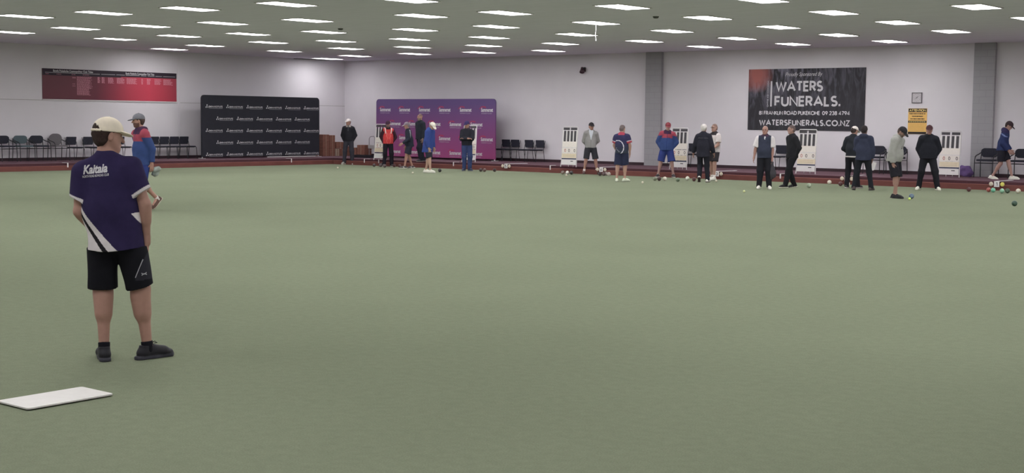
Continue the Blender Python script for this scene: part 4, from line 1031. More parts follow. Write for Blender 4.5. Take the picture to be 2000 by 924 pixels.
        for i in (0, 1):
            D_ = nrm(elb[i] - sh[i])
            if slv == 'none': continue
            if slv == 'short':
                E_ = sh[i] + D_ * top.get('slen', .19) * S; sg = (-1, 1)[i]; cn = nrm(D_ + sg * Rs * top.get('scut', 0.0))
                Tp.append(P(sh[i], E_ + D_ * .05 * S, (.058 + t_) * S * gk, (.056 + t_ * 1.3) * S * gk, .03, cut=[(E_, cn)], tag='arm%d' % i))
            else:
                Tp += [P(sh[i], elb[i], (.058 + t_) * S * gk, (.044 + t_) * S * gk, .03, tag='arm%d' % i), P(elb[i], wr[i] - fad[i] * .0, (.044 + t_) * S * gk, (.034 + t_ * .7) * S, .02, cut=[(wr[i] - fad[i] * .012 * S, fad[i])], tag='arm%d' % i)]
        vv, ff = surface(Tp, top.get('voxel', voxel), folds(top.get('seed', 1), top.get('fold', .006)))
        arm_ = [p for p in Tp if p.tag]; tor = [p for p in Tp if not p.tag]
        def topc(v):
            if not callable(top['col']): return top['col']
            da = np.minimum.reduce([p.d(v) for p in arm_]) if arm_ else np.full(len(v), 9.)
            dt = sdf(tor, v); rel = v - C0
            return top['col'](v, rel @ Rs / S, rel @ Fw / S, rel @ U / S, (da < dt - .004), dict(sh=sh, elb=elb, wr=wr, S=S, C0=C0, U=U, R=Rs, F=Fw))
        tp = mesh_obj(top.get('name', 'jacket'), vv, ff, M_FAB, topc, root)
    # ---- shoes and socks
    for i in (0, 1):
        A_ = ank[i]; dr = fdir[i]; sd = nrm(np.cross(dr, Z)); up = np.cross(sd, dr); A0 = A_ - up * .085 * S
        bc = A0 + up * .045 * S
        if socks:
            u2 = nrm(knees[i] - A_); top_ = A_ + u2 * socks.get('h', .06) * S
            vv, ff = surface([P(A_ - u2 * .02, top_ + u2 * .02, .041 * S, .043 * S, .01, cut=[(top_, u2)])], voxel * .8)
            mesh_obj('sock', vv, ff, M_FAB, socks['col'], root)
        if shoes:
            cl = shoes['col']; so = shoes.get('sole', cl)
            Sp = [P(bc - dr * .045 * S, bc + dr * .13 * S, .040 * S, .044 * S, .02, flat(up, .9)), P(bc + dr * .13 * S - up * .008 * S, bc + dr * .175 * S - up * .012 * S, .044 * S, .036 * S, .02, flat(up, .72)),
                  P(A0 + up * .05 * S - dr * .03 * S, A0 + up * .095 * S - dr * .022 * S, .040 * S, .040 * S, .02, cut=[(A0 + up * .098 * S, nrm(up + dr * .1))]), P(A0 + up * .085 * S + dr * .01 * S, A0 + up * .055 * S + dr * .10 * S, .036 * S, .032 * S, .02),
                  P(A0 + up * .014 * S - dr * .060 * S, A0 + up * .014 * S + dr * .05 * S, .042 * S, .040 * S, .01, cut=[(A0 + up * .026 * S, up)]), P(A0 + up * .014 * S + dr * .05 * S, A0 + up * .014 * S + dr * .175 * S, .044 * S, .040 * S, .01, cut=[(A0 + up * .026 * S, up)])]
            vv, ff = surface(Sp, voxel * .75, None, [(A0 + up * .001, -up)])
            def shc(v, A0=A0, up=up, dr=dr, sd=sd):
                c = np.tile(np.array(cl, f32), (len(v), 1)); zz = (v - A0) @ up / S; yy = (v - A0) @ dr / S
                c[zz < .026] = np.array(so, f32)
                if shoes.get('accent') is not None:
                    m_ = (zz > .035) & (zz < .07) & (np.abs(yy - .05 - (zz - .05) * .8) < .015); c[m_] = np.array(shoes['accent'])
                return c
            sh_ = mesh_obj('shoe', vv, ff, M_SHOE, shc, root)
            if shoes.get('laces') is not None:
                b = MB()
                for j in range(4):
                    c_ = A0 + dr * (.035 + .026 * j) * S + up * (.108 - .014 * j) * S
                    b.tube([tuple(c_ - sd * .024 * S - up * .006), tuple(c_ + up * .003), tuple(c_ + sd * .024 * S - up * .006)], .0035, 6)
                c_ = A0 + dr * .040 * S + up * .115 * S
                for sg in (-1, 1): b.tube([tuple(c_), tuple(c_ + sg * sd * .02 + up * .012 + dr * .01), tuple(c_ + sg * sd * .035 + dr * .02), tuple(c_ + sg * sd * .012 + up * -.002 + dr * .012)], .0032, 6)
                b.build('laces', mat('lace', shoes['laces'], .8), sh_)
    # ---- hair and cap
    if hair and hair.get('col') is not None:
        hp_ = [ball(q + HU * .034 * S - HF * .014 * S, HR, HF, HU, (.076 + hair.get('t', .012)) * S, (.094 + hair.get('t', .012)) * S, (.090 + hair.get('t', .012)) * S, k=.02), P(q - HF * .075 * S, q - HF * .068 * S - HU * .055 * S, .040 * S, .030 * S, .03, flat(HF, .7)),
               P(q - HF * .075 * S - HR * .03 * S, q - HF * .06 * S - HU * .045 * S - HR * .045 * S, .03 * S, .025 * S, .03), P(q - HF * .075 * S + HR * .03 * S, q - HF * .06 * S - HU * .045 * S + HR * .045 * S, .03 * S, .025 * S, .03)]
        lo_ = q + HF * hair.get('front', .055) * S + HU * .055 * S; nn = nrm(HF * 1.0 - HU * .62)
        cuts = [(lo_, nn)]
        for sg in (-1, 1): hp_.append(ball(q + sg * HR * .086 * S - HF * .0 * S - HU * .012 * S, HR, HF, HU, .022 * S, .030 * S, .040 * S, sub=True))
        vv, ff = surface(hp_, voxel * .8, folds(5, .003, 40, 60), cuts)
        mesh_obj('hair', vv, ff, M_HAIR, hair['col'], root)
    if cap:
        co = q + HU * .040 * S - HF * .008 * S; lift = cap.get('tilt', 8)
        CH = rotv(HF, HR, lift - 8); CUp = np.cross(HR, CH)
        cp_ = [ball(co, HR, CH, CUp, .092 * S, .112 * S, .098 * S, k=.01, cut=[(co - CUp * .012 * S, -CUp)])]
        bm_ = cap.get('back')
        if bm_: cp_.append(ball(co - CH * .112 * S + CUp * .012 * S, HR, CH, CUp, .040 * S, .06 * S, .032 * S, k=.01, sub=True))
        vv, ff = surface(cp_, voxel * .7)
        cc = cap['col']; crown = mesh_obj('cap', vv, ff, M_FAB, cc, root)
        bc_ = cap.get('brim', cc)
        vis = rotv(CH, HR, -cap.get('droop', 14)); vu = np.cross(HR, vis)
        vv, ff = surface([ball(co + CH * .085 * S - CUp * .006 * S + vis * (.035 - cap.get('short', 0)) * S, HR, vis, vu, .078 * S, .085 * S, .014 * S, k=.01), ball(co + CH * .07 * S - vu * .004 * S, HR, vis, vu, .07 * S, .05 * S, .012 * S, k=.01)], voxel * .55, None, [(co + CH * .05 * S, -CH)])
        mesh_obj('brim', vv, ff, M_FAB, bc_, crown)
        if bm_:
            st = [P(co - CH * .110 * S * math.cos(R(a0)) - HR * .091 * S * math.sin(R(a0)) - CUp * .006 * S, co - CH * .110 * S * math.cos(R(a0 + 14)) - HR * .091 * S * math.sin(R(a0 + 14)) - CUp * .006 * S, .0095 * S, k=.006) for a0 in range(-42, 42, 14)]
            vv, ff = surface(st, voxel * .6); mesh_obj('strap', vv, ff, M_FAB, bc_, crown)
        b = MB(); b.lathe([(0, .006), (.006, .004), (.008, 0), (0, -.002)], n=10); o = b.build('button', M_WHITE if max(cc) > .4 and not callable(cc) else M_BLACK, crown); o.location = co + CUp * .098 * S
    if glasses:
        b = MB()
        for sg in (-1, 1):
            c_ = q + sg * HR * .032 * S + HF * .106 * S + HU * .010 * S
            b.tube([tuple(c_ + HR * .024 * S * math.cos(R(a_)) + HU * .016 * S * math.sin(R(a_))) for a_ in range(0, 360, 40)], .003, 5, closed=True)
            b.tube([tuple(c_ + sg * HR * .024 * S), tuple(q + sg * HR * .080 * S - HF * .005 * S + HU * .012 * S)], .0025, 5)
        b.build('glasses', M_TUBE, root)
    if after: after(root, dict(Bp=Bp, bt=bt, seed=top.get('seed', 1), fold=top.get('fold', .006), tp=tp, Tp=(Tp if top else None), S=S, C0=C0, U=U, R=Rs, F=Fw, wr=wr, fad=fad, sh=sh, q=q, knees=knees, hips=hips))
    return root, dict(wr=wr, fad=fad, S=S)

def world_pt(root, v):
    return Matrix.Translation(root.location) @ Matrix.Rotation(root.rotation_euler[2], 4, 'Z') @ Vector(v)
def mix(m_, c, col): c[m_] = np.array(col, f32); return c
def base_c(v, col): return np.tile(np.array(col, f32), (len(v), 1))

# --- the near player, seen from behind
PURP = alb(44, 37, 70); PW = alb(196, 190, 192); PB = alb(34, 32, 36)
def polo(v, x, y, z, arm, K):
    c = base_c(v, PURP); zz = z
    tt = np.clip((.225 - z) / .345, 0, 1.2)
    edge = -.205 + .237 * tt ** 1.15; wh = .018 + .045 * tt; bl = .016 + .022 * tt
    m0 = (z < .235) & (~arm)
    c[m0 & (x < edge)] = PW; c[m0 & (x < edge - wh) & (x > edge - wh - bl)] = PB
    c[m0 & (x > .150) & (z < .13) & (x > .150 + .10 * (.13 - z) / .16) & (z > -.03)] = PW
    for i in (0, 1):
        D_ = nrm(K['elb'][i] - K['sh'][i]); l_ = (v - K['sh'][i]) @ D_ / K['S']; sg = (-1, 1)[i]
        cn = nrm(D_ + sg * K['R'] * 0.28); l2 = (v - (K['sh'][i] + D_ * .205 * K['S'])) @ cn / K['S']
        m = arm & (np.sign(x) == sg) & (l2 > -.022); c[m] = PW
    return c
def print_on(root, K, items, par, name, M, y_side=-1):
    """lettering laid on to the shirt: (verts2d, faces, x, z) in torso coordinates"""
    V, F = [], []
    for (tv, tf, _), x0, z0 in items:
        o = len(V); V += [(x0 + a_, z0 + b_) for a_, b_ in [q_[:2] for q_ in tv]]; F += [tuple(o + i for i in f) for f in tf]
    dsp = folds(K['seed'], K['fold'])
    A = np.array(V, float); base_ = K['C0'] + A[:, :1] * K['R'] + A[:, 1:] * K['U']; dirn = y_side * K['F']
    t = np.full(len(A), .35)
    for _ in range(40):
        Q = (base_ + t[:, None] * dirn).astype(f32); t = t - (sdf(K['Tp'], Q) + dsp(Q)) * .8
    Q = base_ + (t[:, None] + .005) * dirn
    me = bpy.data.meshes.new(name); me.from_pydata([tuple(q_) for q_ in Q], [], F); me.materials.append(M); me.update()
    return link(bpy.data.objects.new(name, me), par)
def near_extra(root, K):
    t1 = font_text('Kaitaia', .062, width=.175, shear=.28, bold=.003); t2 = font_text('NORTH ROAD BOWLING CLUB', .017, width=.19, shear=.15, bold=.0004)
    print_on(root, K, [(t1, -.150, .440)], K['tp'], 'club_lettering', M_PRINTW)
    print_on(root, K, [(t2, -.158, .413)], K['tp'], 'club_lettering', M_PRINTW)
    K2 = dict(K); K2.update(Tp=K['Bp'], seed=3, fold=.006)
    em = [(stroke_like(arc(0, .013, .017, .012, 200, 340, 6), .006), .183, -.315), (stroke_like(arc(0, -.013, .017, .012, 160, 20, 6), .006), .183, -.315)]
    print_on(root, K2, em, K['bt'], 'small_emblem', M_PRINTG)
    print_on(root, K2, [(stroke_like([(.122 + .0095 * i, -.335 + .018 * i) for i in range(8)], .006), 0, 0)], K['bt'], 'piping', M_PRINTG)
def near_shorts(v, C0, U, Rs, Fw, S):
    c = base_c(v, alb(26, 26, 32)); rel = v - C0; x = rel @ Rs / S; y = rel @ Fw / S; z = rel @ U / S
    m = (z > -.36) & (x > .125 + (z + .34) * .53) & (x > .12); c[m] = alb(44, 44, 52)
    return c
near_feet = ((-.095, -.02, 0, 16, 0), (.205, .02, 0, 50, 0))
root, K = person('man in purple Kaitaia polo shirt and cream cap with his back turned in the foreground', 231, 702, 1.775, 170, voxel=.0062, pelvis=(-.015, 0), side=-6, feet=near_feet,
       arms=(((.20, .0, -1), (-.45, .48, -.85)), ((.26, -.06, -1), (-.10, .20, -1), (-.12, .12, -1))), head=(58, 8), girth=1.05, legk=1.24, skin=alb(158, 120, 106),
       top=dict(name='polo_shirt', col=polo, sleeve='short', slen=.205, scut=.28, hem=-.115, t=.020, w=1.045, fold=.006, seed=9, collar=.075, voxel=.0042),
       bottom=dict(kind='shorts', col=near_shorts, len=.96, w=1.02, fold=.006), shoes=dict(col=alb(30, 30, 36), sole=alb(58, 58, 68), laces=alb(24, 24, 28)), socks=dict(col=alb(26, 26, 32), h=.045),
       cap=dict(col=alb(214, 204, 184), back=True, droop=12, short=.014), hair=dict(col=alb(50, 38, 34), t=.010, front=.03), after=near_extra)

# --- the others
def jk(base1, yoke=None, zy=.36, cuff=None, stripe=None):
    def f_(v, x, y, z, arm, K):
        c = base_c(v, base1)
        if yoke is not None: c[(z > zy) & ~(arm & (np.abs(x) > .24))] = np.array(yoke)
        if stripe is not None: c[np.abs(y - .05) + 0 * x < .012] = np.array(stripe)
        return c
    return f_
SHW = dict(col=alb(206, 204, 194), sole=alb(214, 212, 204)); SHB = dict(col=alb(34, 34, 38), sole=alb(60, 58, 58)); SKW = dict(col=alb(206, 200, 198), h=.09)
BLUE = alb(48, 66, 112); REDY = alb(142, 60, 76)
def blue_red(v, x, y, z, arm, K):
    c = base_c(v, BLUE); c[(z > .335 + .25 * np.abs(y) * 0) & ~(arm & (z < .40))] = np.array(REDY)
    c[(z > .46) & (np.abs(x) < .12)] = np.array(alb(66, 42, 66)); c[(np.abs(x) < .006) & (y > 0)] = np.array(alb(34, 48, 90)); return c
person('man in blue jacket with red shoulders and grey cap walking behind the near player', 279, 412, 1.84, -62, lean=3, pelvis=(0, 0), feet=((-.08, .06, 0, 5, 0), (.02, -.30, .13, -20, -40)), arms=('swing', ((.15, -.30, -1), (.05, -.10, -1))), head=(26, 0),
       top=dict(col=blue_red, hem=-.10, t=.032, hood=True, w=1.05), bottom=dict(kind='shorts', col=alb(44, 56, 112), len=.95, w=1.15), shoes=dict(col=alb(84, 58, 50), sole=alb(170, 164, 150)), socks=dict(col=WHT, h=.04),
       cap=dict(col=alb(104, 104, 112)), hair=dict(col=alb(64, 50, 46), t=.008, beard=alb(96, 66, 60)))
def blk_grey(v, x, y, z, arm, K):
    c = base_c(v, alb(38, 38, 44)); c[(z > .515) & (np.abs(x) < .10)] = np.array(alb(150, 140, 136)); c[(np.abs(x) < .02) & (y > 0) & (z > .36)] = np.array(alb(66, 68, 74)); return c
person('man in black jumper and grey trousers with white cap beside the cartons', 681, 321, 1.80, -10, feet=((-.15, 0, 0, 15, 0), (.17, .02, 0, 18, 0)), arms=('pocket', 'pocket'), head=(28, 0), top=dict(name='jumper', col=blk_grey, hem=-.03, t=.030), bottom=dict(kind='trousers', col=alb(54, 54, 62), w=1.1), shoes=dict(col=alb(150, 146, 140), sole=alb(206, 204, 194)), cap=dict(col=alb(200, 192, 190)), hair=dict(col=alb(120, 104, 100)))
def red_black(v, x, y, z, arm, K):
    c = base_c(v, alb(190, 58, 60)); c[arm & (z < .42) | (np.abs(x) > .20)] = np.array(alb(58, 36, 46)); w_ = np.abs(np.abs(x) - (.10 + .10 * (z - .30))) < .020; c[w_ & (z > .34)] = np.array(alb(214, 190, 184))
    c[(z < .36) & (np.abs(np.abs(x) - .06 - .02 * np.sin(z * 30)) < .006) & (y > 0)] = np.array(alb(208, 120, 110)); c[(z > .50) & (np.abs(x) < .09)] = np.array(alb(44, 34, 40)); return c
person('man in red and black bowls jacket with dark maroon cap', 758, 325.3, 1.74, 6, feet=((-.14, 0, 0, 10, 0), (.15, .03, 0, 22, 0)), arms=('hip', 'pocket'), head=(18, 8), top=dict(col=red_black, hem=-.05, t=.030, w=1.05), belly=.12, bottom=dict(kind='trousers', col=alb(36, 34, 42), w=1.1), shoes=dict(col=alb(60, 58, 60), sole=WHT), cap=dict(col=alb(62, 40, 56)), hair=dict(col=None, beard=alb(110, 96, 92)))
def dk_stripe(v, x, y, z, arm, K):
    c = base_c(v, alb(42, 46, 58)); c[arm & (np.abs(x) > .185) & (np.abs(y + .02) < .014)] = np.array(alb(150, 156, 164)); c[(~arm) & (np.abs(x - .145) < .012) & (z < .2)] = np.array(alb(150, 156, 164)); return c
person('man in dark striped jacket, grey cap and dark shorts facing left', 800, 329, 1.73, -78, lean=7, feet=((-.05, .20, 0, 5, 0), (.08, -.12, 0, 5, -8)), arms=('fwd', ((.22, .06, -1), (.12, .35, -1))), head=(8, 6), top=dict(col=dk_stripe, hem=-.09, t=.028), bottom=dict(kind='shorts', col=alb(44, 46, 58), len=.9, w=1.15), shoes=dict(col=alb(70, 66, 66), sole=alb(206, 204, 196), accent=WHT), cap=dict(col=alb(124, 112, 124), brim=alb(170, 160, 166)), hair=dict(col=alb(120, 112, 116)))
person('tall bald man in black jacket standing on the walkway by purple backdrop', 821, 315.5, 1.82, -56, z0=SZ, feet=((-.12, .06, 0, 6, 0), (.14, -.22, 0, 6, 0)), arms=('down', 'pocket'), head=(2, 0), girth=1.08, top=dict(col=alb(40, 44, 52), hem=-.10, t=.032), bottom=dict(kind='trousers', col=alb(38, 40, 50), w=1.05), shoes=dict(col=alb(50, 48, 54), sole=alb(130, 126, 124)), hair=dict(col=None, stubble=alb(120, 96, 88), beard=alb(120, 100, 92)))
person('man in long royal blue coat and white cap looking down', 836, 337, 1.76, 62, lean=9, feet=((-.06, -.12, 0, 6, 0), (.10, .14, 0, 10, 0)), arms=(((.14, .10, -1), (-.02, .40, -1)), ((.14, .12, -1), (-.1, .42, -1))), head=(14, 34), girth=1.04, skin=alb(168, 136, 118), top=dict(name='coat', col=alb(50, 68, 130), hem=-.24, t=.038, w=1.04, hood=True), bottom=dict(kind='shorts', col=alb(44, 44, 56), len=1.0, w=1.15), shoes=SHW, cap=dict(col=alb(210, 204, 192)), hair=dict(col=alb(150, 136, 128)))
def navy_crs(v, x, y, z, arm, K):
    c = base_c(v, alb(40, 40, 48)); c[(z > .54)] = np.array(alb(60, 50, 60)); return c
person('man in black jumper and blue jeans with arms folded', 912, 333.8, 1.76, -8, feet=((-.10, 0, 0, 34, 0), (.10, .0, 0, 8, 0)), arms=('cross', 'cross2'), head=(16, 4), top=dict(name='jumper', col=navy_crs, hem=-.03, t=.030), bottom=dict(kind='trousers', col=alb(50, 62, 100), w=1.12), shoes=dict(col=alb(44, 50, 74), sole=alb(120, 124, 140)), cap=dict(col=alb(60, 50, 92)), hair=dict(col=alb(90, 76, 80)))
GREY = alb(136, 134, 134)
def grey_zip(v, x, y, z, arm, K):
    c = base_c(v, GREY); w_ = np.clip((z - .22) / .30, 0, 1) * .075; c[(y > 0) & (np.abs(x) < w_) & ~arm & (z > .22)] = np.array(alb(180, 184, 192)); c[(y > 0) & (np.abs(x) < .006) & (z < .24)] = np.array(alb(100, 98, 98)); return c
person('man in grey zip hoodie and black shorts with hands behind his back', 1152, 340, 1.76, 2, feet=((-.24, -.02, 0, 28, 0), (.20, .02, 0, 4, 0)), arms=('behind', 'behind'), head=(-14, 2), pelvis=(-.02, 0), top=dict(name='hoodie', col=grey_zip, hem=-.03, t=.030, hood=True), bottom=dict(kind='shorts', col=alb(50, 50, 56), len=.98, w=1.1), shoes=dict(col=alb(84, 62, 58), sole=alb(66, 50, 48)), socks=SKW, cap=dict(col=alb(50, 46, 50)), hair=dict(col=alb(92, 80, 76)))
def navy_polo(v, x, y, z, arm, K):
    c = base_c(v, alb(52, 50, 84)); t_ = np.clip((.36 - z) / .45, 0, 1)[:, None]; c = (c * (1 - t_) + np.array(alb(50, 58, 66)) * t_).astype(f32)
    # white sweeping curve on the back
    bk = y < .05; zc = z; rr_ = np.sqrt(((x + .10) / .19) ** 2 + ((zc - .12) / .22) ** 2); m = bk & ~arm & (np.abs(rr_ - 1) < .055) & (x > -.10 - .10 * (zc > .12)) & (zc > -.09); c[m] = np.array(alb(196, 194, 204))
    c[(z > .505) & (np.abs(x) < .10)] = np.array(alb(160, 60, 80))
    for i in (0, 1):
        D_ = nrm(K['elb'][i] - K['sh'][i]); l_ = (v - K['sh'][i]) @ D_ / K['S']; m = arm & (np.sign(x) == (-1, 1)[i]) & (l_ > .145); c[m] = np.array(alb(160, 58, 76)); m = arm & (np.sign(x) == (-1, 1)[i]) & (l_ > .13) & (l_ <= .147); c[m] = np.array(alb(196, 190, 200))
    return c
def stars(root, K):
    it = []
    for x, z in ((-.13, .10), (-.10, .05), (-.08, .02), (-.145, .06), (-.05, .0)): it.append((poly([(.014 * (1 if i % 2 == 0 else .45) * math.cos(i * PI / 4), .018 * (1 if i % 2 == 0 else .45) * math.sin(i * PI / 4)) for i in range(8)]), x, z))
    print_on(root, K, it, K['tp'], 'star_print', M_PRINTG)
person('man in navy polo with red sleeve cuffs and white curve, seen from behind', 1213, 354.5, 1.70, 170, feet=((-.13, -.05, 0, 10, 0), (.10, .06, 0, 42, 0)), arms=(((.24, .18, -1), (-.35, .55, -1)), ((.30, .0, -1), (-.02, .20, -1))), head=(22, 6), girth=1.12, skin=alb(166, 130, 116), top=dict(name='polo_shirt', col=navy_polo, sleeve='short', slen=.205, hem=-.06, t=.024), bottom=dict(kind='shorts', col=alb(46, 50, 74), len=.98, w=1.12), shoes=dict(col=alb(200, 206, 186), sole=alb(160, 164, 150)), hair=dict(col=alb(104, 92, 92), t=.004), after=stars)
person('man in red cap, blue and red jacket and blue shorts leaning beside bowls', 1300, 346.3, 1.80, -4, feet=((-.24, 0, 0, 16, 0), (.24, .0, 0, 10, 0)), side=-2, pelvis=(-.02, 0), arms=('hip', 'hip'), head=(-10, 10), girth=1.05, skin=alb(160, 126, 120), top=dict(col=blue_red, hem=-.06, t=.034, hood=True, w=1.05), bottom=dict(kind='shorts', col=alb(44, 56, 112), len=1.0, w=1.22), shoes=dict(col=alb(50, 46, 50), sole=WHT), socks=dict(col=WHT, h=.03), cap=dict(col=alb(126, 58, 66)), hair=dict(col=alb(70, 58, 60)))
def blk_line(v, x, y, z, arm, K):
    c = base_c(v, alb(42, 42, 52)); c[(np.abs(z - .415) < .006) & ~arm & (y < 0)] = np.array(alb(84, 84, 92)); return c
person('white-haired man in black jacket and trousers stepping away', 1372, 356, 1.74, 172, feet=((-.10, -.02, .07, 8, -36), (.14, .05, 0, 10, 0)), arms=('out', 'out'), head=(8, 4), top=dict(col=blk_line, hem=-.16, t=.034, w=1.06, collar=.06), bottom=dict(kind='trousers', col=alb(38, 38, 46), w=1.05), shoes=dict(col=alb(206, 204, 196), sole=alb(66, 50, 52)), hair=dict(col=alb(196, 190, 188), t=.016))
def wh_trim(v, x, y, z, arm, K):
    c = base_c(v, alb(188, 180, 180)); c[(z > .475) & (np.abs(x) < .15)] = np.array(alb(50, 46, 50)); c[(x < -.12) & (z < .36) & (z > .26) & ~arm] = np.array(alb(60, 54, 58)); return c
person('man with glasses in white shirt with black collar and black shorts', 1394, 352, 1.76, -46, feet=((-.12, .10, 0, 12, 0), (.12, -.04, 0, 6, 0)), arms=(((.2, .22, -1), (.02, .85, -.5)), ((.22, .15, -1), (-.20, .9, -.5))), head=(-2, 0), girth=1.03, skin=alb(160, 124, 112), glasses=True, top=dict(name='shirt', col=wh_trim, sleeve='short', slen=.22, hem=-.06, t=.026), bottom=dict(kind='shorts', col=alb(52, 48, 52), len=.82, w=1.1), shoes=dict(col=alb(206, 204, 196), sole=alb(160, 160, 150)), socks=SKW, hair=dict(col=alb(124, 100, 92), t=.003))
def vest(v, x, y, z, arm, K):
    c = base_c(v, alb(50, 54, 70)); c[arm & (np.abs(x) > .172)] = np.array(alb(196, 190, 192)); c[(y > .0) & (np.abs(x) < .020 * np.clip((z - .42) / .08, 0, 1)) & (z > .42)] = np.array(alb(190, 190, 194)); c[(z > .53) & (np.abs(x) < .1)] = np.array(alb(66, 48, 66)); return c
root, Kb = person('bald man in navy padded vest over white shirt holding a dark bag', 1492, 369, 1.72, -6, feet=((-.14, 0, 0, 16, 0), (.13, .03, 0, 4, 0)), arms=(((.12, .05, -1), (.04, .16, -1)), ((.30, .02, -1), (.14, .24, -1))), head=(10, 0), girth=1.10, belly=.10, skin=alb(150, 112, 102),
       top=dict(name='vest', col=vest, sleeve='short', slen=.24, hem=-.07, t=.028, fold=.004, collar=.06), bottom=dict(kind='trousers', col=alb(34, 34, 40), w=1.15), shoes=SHW, hair=dict(col=None, stubble=alb(150, 118, 108)))
w_ = world_pt(root, Kb['wr'][0] + Kb['fad'][0] * .13)
vv, ff = surface([ball(V3(0, 0, -.20), V3(1, 0, 0), V3(0, 1, 0), V3(0, 0, 1), .085, .05, .20, k=.03), P(V3(0, 0, -.06), V3(0, 0, .02), .03, .018, .04), ball(V3(.01, 0, -.30), V3(1, 0, 0), V3(0, 1, 0), V3(0, 0, 1), .095, .06, .11, k=.05)], .012, folds(8, .012, 20, 30))
o = mesh_obj('cloth_bag', vv, ff, M_FAB, alb(64, 62, 68), None); o.location = w_; tag(o, 'dark limp cloth bag in the hand of the bald man in vest', 'bag')
person('man dressed all in black with short hair striding left', 1546, 366.5, 1.78, -58, feet=((-.06, .24, 0, 6, 0), (.10, -.14, .0, 6, -8)), lean=2, arms=('pocket', 'pocket'), head=(14, 2), skin=alb(156, 122, 110), top=dict(name='jumper', col=alb(38, 38, 42), hem=-.08, t=.028), bottom=dict(kind='trousers', col=alb(34, 34, 38), w=1.08), shoes=dict(col=alb(36, 36, 40), sole=alb(206, 204, 190)), hair=dict(col=alb(96, 82, 80), t=.002))
def white_hem(v, x, y, z, arm, K):
    c = base_c(v, alb(42, 44, 50)); c[(z < -.030)] = np.array(alb(196, 192, 192)); return c
person('man in white cap and black jacket with white hem, back turned', 1662, 367.5, 1.74, 158, feet=((-.12, -.04, 0, 10, 0), (.16, .08, 0, 20, 0)), lean=6, arms=(((.38, .10, -1), (-.30, .75, -.4)), 'fwd'), head=(20, 14), girth=.98, top=dict(col=white_hem, hem=-.06, t=.030, w=1.02), bottom=dict(kind='trousers', col=alb(36, 36, 42), w=1.05), shoes=dict(col=alb(60, 56, 58), sole=WHT), cap=dict(col=alb(204, 196, 192)), hair=dict(col=alb(60, 50, 48)))
root, Kp = person('man in navy hooded puffer jacket and black trousers holding white paper', 1684, 371.5, 1.76, 172, feet=((-.22, -.04, 0, 8, -10), (.22, .06, 0, 14, 0)), arms=('fwd', ((.22, .10, -1), (.0, .12, -1))), head=(10, 4), girth=1.02, skin=alb(110, 82, 74), top=dict(col=alb(50, 54, 72), hem=-.11, t=.036, w=1.06, hood=True, fold=.008), bottom=dict(kind='trousers', col=alb(36, 38, 44), w=1.02), shoes=dict(col=alb(78, 66, 66), sole=alb(58, 52, 54)), hair=dict(col=alb(46, 40, 42), t=.010))
w_ = world_pt(root, Kp['wr'][1] + Kp['fad'][1] * .10)
b = MB(); b.add([Vector(v) for v in ((-.10, .0, -.24), (.06, .01, -.20), (.12, .015, .0), (-.02, 0, .03), (-.10, .004, -.24), (.06, .014, -.20), (.12, .019, .0), (-.02, .004, .03))], [(0, 1, 2, 3), (7, 6, 5, 4), (0, 4, 5, 1), (1, 5, 6, 2), (2, 6, 7, 3), (3, 7, 4, 0)]); o = b.build('paper_sheet', M_WHITE); o.location = w_; o.rotation_euler = (0, 0, R(35)); tag(o, 'white sheet of paper in the hand of the man in navy jacket', 'paper')
def hood_print(v, x, y, z, arm, K):
    c = base_c(v, alb(146, 146, 142)); return c
def hood_mark(root, K):
    it = [(stroke_like([(0, .06), (0, 0), (.035, 0)], .018), .03, .30), (stroke_like([(0, 0), (0, .05), (.03, .0), (.03, .05)], .014), -.06, .30), (rect(0, 0, .13, .012), -.06, .275)]
    print_on(root, K, it, K['tp'], 'chest_print', M_BKP, 1)
person('man in pale grey hoodie, black cap and shorts looking down at a bowl', 1747, 387, 1.78, 66, lean=10, feet=((-.07, -.04, 0, 4, 0), (.09, .07, 0, 8, 0)), pelvis=(0, -.04), arms=(((.14, -.05, -1), (0, .20, -1)), ((.14, .04, -1), (-.04, .26, -1))), head=(4, 34), girth=1.06, belly=.11, skin=alb(150, 116, 104), top=dict(name='hoodie', col=hood_print, hem=-.04, t=.036, hood=True, w=1.05), bottom=dict(kind='shorts', col=alb(38, 38, 44), len=1.0, w=1.15), shoes=dict(col=alb(32, 32, 36), sole=alb(38, 38, 42)), cap=dict(col=alb(46, 44, 48)), hair=dict(col=alb(80, 66, 62), beard=alb(110, 92, 84)), after=hood_mark)
person('man in black hooded jacket, cap and trousers with white shoes facing the camera', 1811, 371, 1.79, -2, feet=((-.26, .03, 0, 22, 0), (.22, .0, 0, 18, 0)), arms=('pocket', 'pocket'), head=(-4, 2), girth=1.08, skin=alb(150, 112, 104), top=dict(col=alb(34, 35, 42), hem=-.07, t=.038, hood=True, w=1.06), bottom=dict(kind='trousers', col=alb(34, 34, 40), w=1.08), shoes=dict(col=alb(204, 202, 190), sole=alb(206, 204, 190), accent=BK), cap=dict(col=alb(70, 46, 50)), hair=dict(col=alb(70, 56, 56)))
def navy_pan(v, x, y, z, arm, K):
    c = base_c(v, alb(44, 54, 92)); c[(z > .36) & (z < .44) & (np.abs(z - .40 + .5 * y) < .02)] = np.array(alb(110, 124, 172)); c[(z > .47)] = np.array(alb(52, 48, 82)); return c
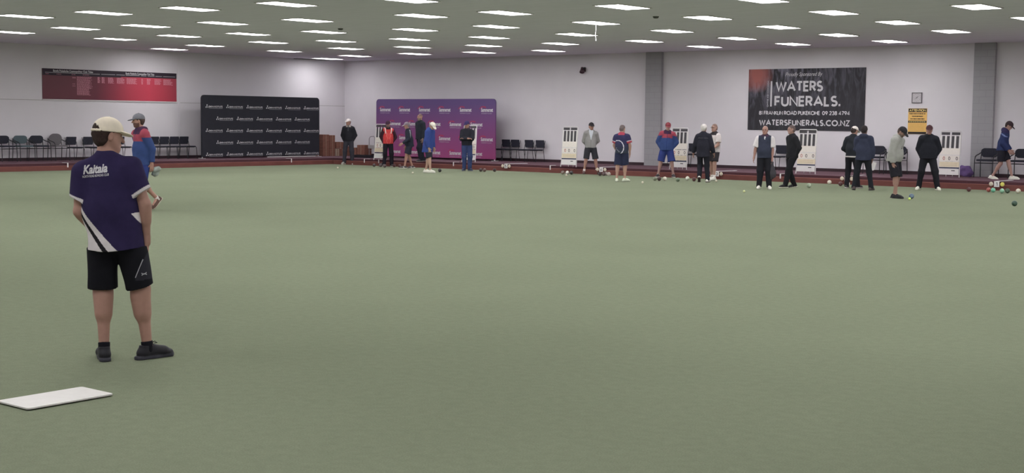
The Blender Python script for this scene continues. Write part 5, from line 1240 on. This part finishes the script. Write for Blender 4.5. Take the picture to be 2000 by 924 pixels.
person('man in navy hooded jacket, cap and dark shorts walking right on the walkway', 1955, 350, 1.78, 82, z0=SZ, lean=9, feet=((.02, .30, 0, 5, 0), (.04, -.24, 0, 5, -14)), arms=(((.12, .10, -1), (-.02, .80, -.75)), ((.14, .05, -1), (-.05, .75, -.7))), head=(4, 28), skin=alb(156, 122, 112), top=dict(col=navy_pan, hem=-.05, t=.034, hood=True), bottom=dict(kind='shorts', col=alb(38, 38, 46), len=.85, w=1.1), shoes=SHW, cap=dict(col=alb(58, 46, 50)), hair=dict(col=alb(60, 48, 46)))

# white towel carried by the walking man, purple bag on the walkway
p = at(303, 398, 0); q_ = at(285, 412, 0)
hp = at(285, 412, 0); k_ = (Vector((0, 0, CAM_H)) - hp).length
hd = ray(303, 331); t_ = Vector((hp.x, hp.y)).length / Vector((hd.x, hd.y)).length; hw = Vector((0, 0, CAM_H)) + hd * t_
vv, ff = surface([ball(V3(0, 0, 0), V3(1, 0, 0), V3(0, 1, 0), V3(0, 0, 1), .10, .07, .05, k=.03), ball(V3(-.03, .02, -.07), V3(1, 0, 0), V3(0, 1, 0), V3(0, 0, 1), .07, .06, .08, k=.04), P(V3(.05, 0, .01), V3(.11, 0, .04), .03, .012, .03)], .012, folds(4, .014, 20, 40))
towel = mesh_obj('towel', vv, ff, M_FAB, alb(146, 154, 150), None); towel.location = hw; tag(towel, 'pale grey cloth carried by the walking man in blue jacket', 'cloth')
p = atY(1885, 344, WY - .35)
vv, ff = surface([ball(V3(0, 0, .16), V3(1, 0, 0), V3(0, 1, 0), V3(0, 0, 1), .22, .14, .16, k=.04), ball(V3(.1, -.04, .10), V3(1, 0, 0), V3(0, 1, 0), V3(0, 0, 1), .15, .12, .12, k=.05), P(V3(-.1, 0, .28), V3(.12, 0, .27), .05, .04, .04)], .014, folds(12, .02, 12, 22), [(V3(0, 0, 0.0), V3(0, 0, -1))])
o = mesh_obj('bag', vv, ff, M_FAB, alb(106, 84, 134), None); o.location = (p.x, WY - .40, SZ); tag(o, 'crumpled purple bag on the walkway beside the right pier', 'bag')
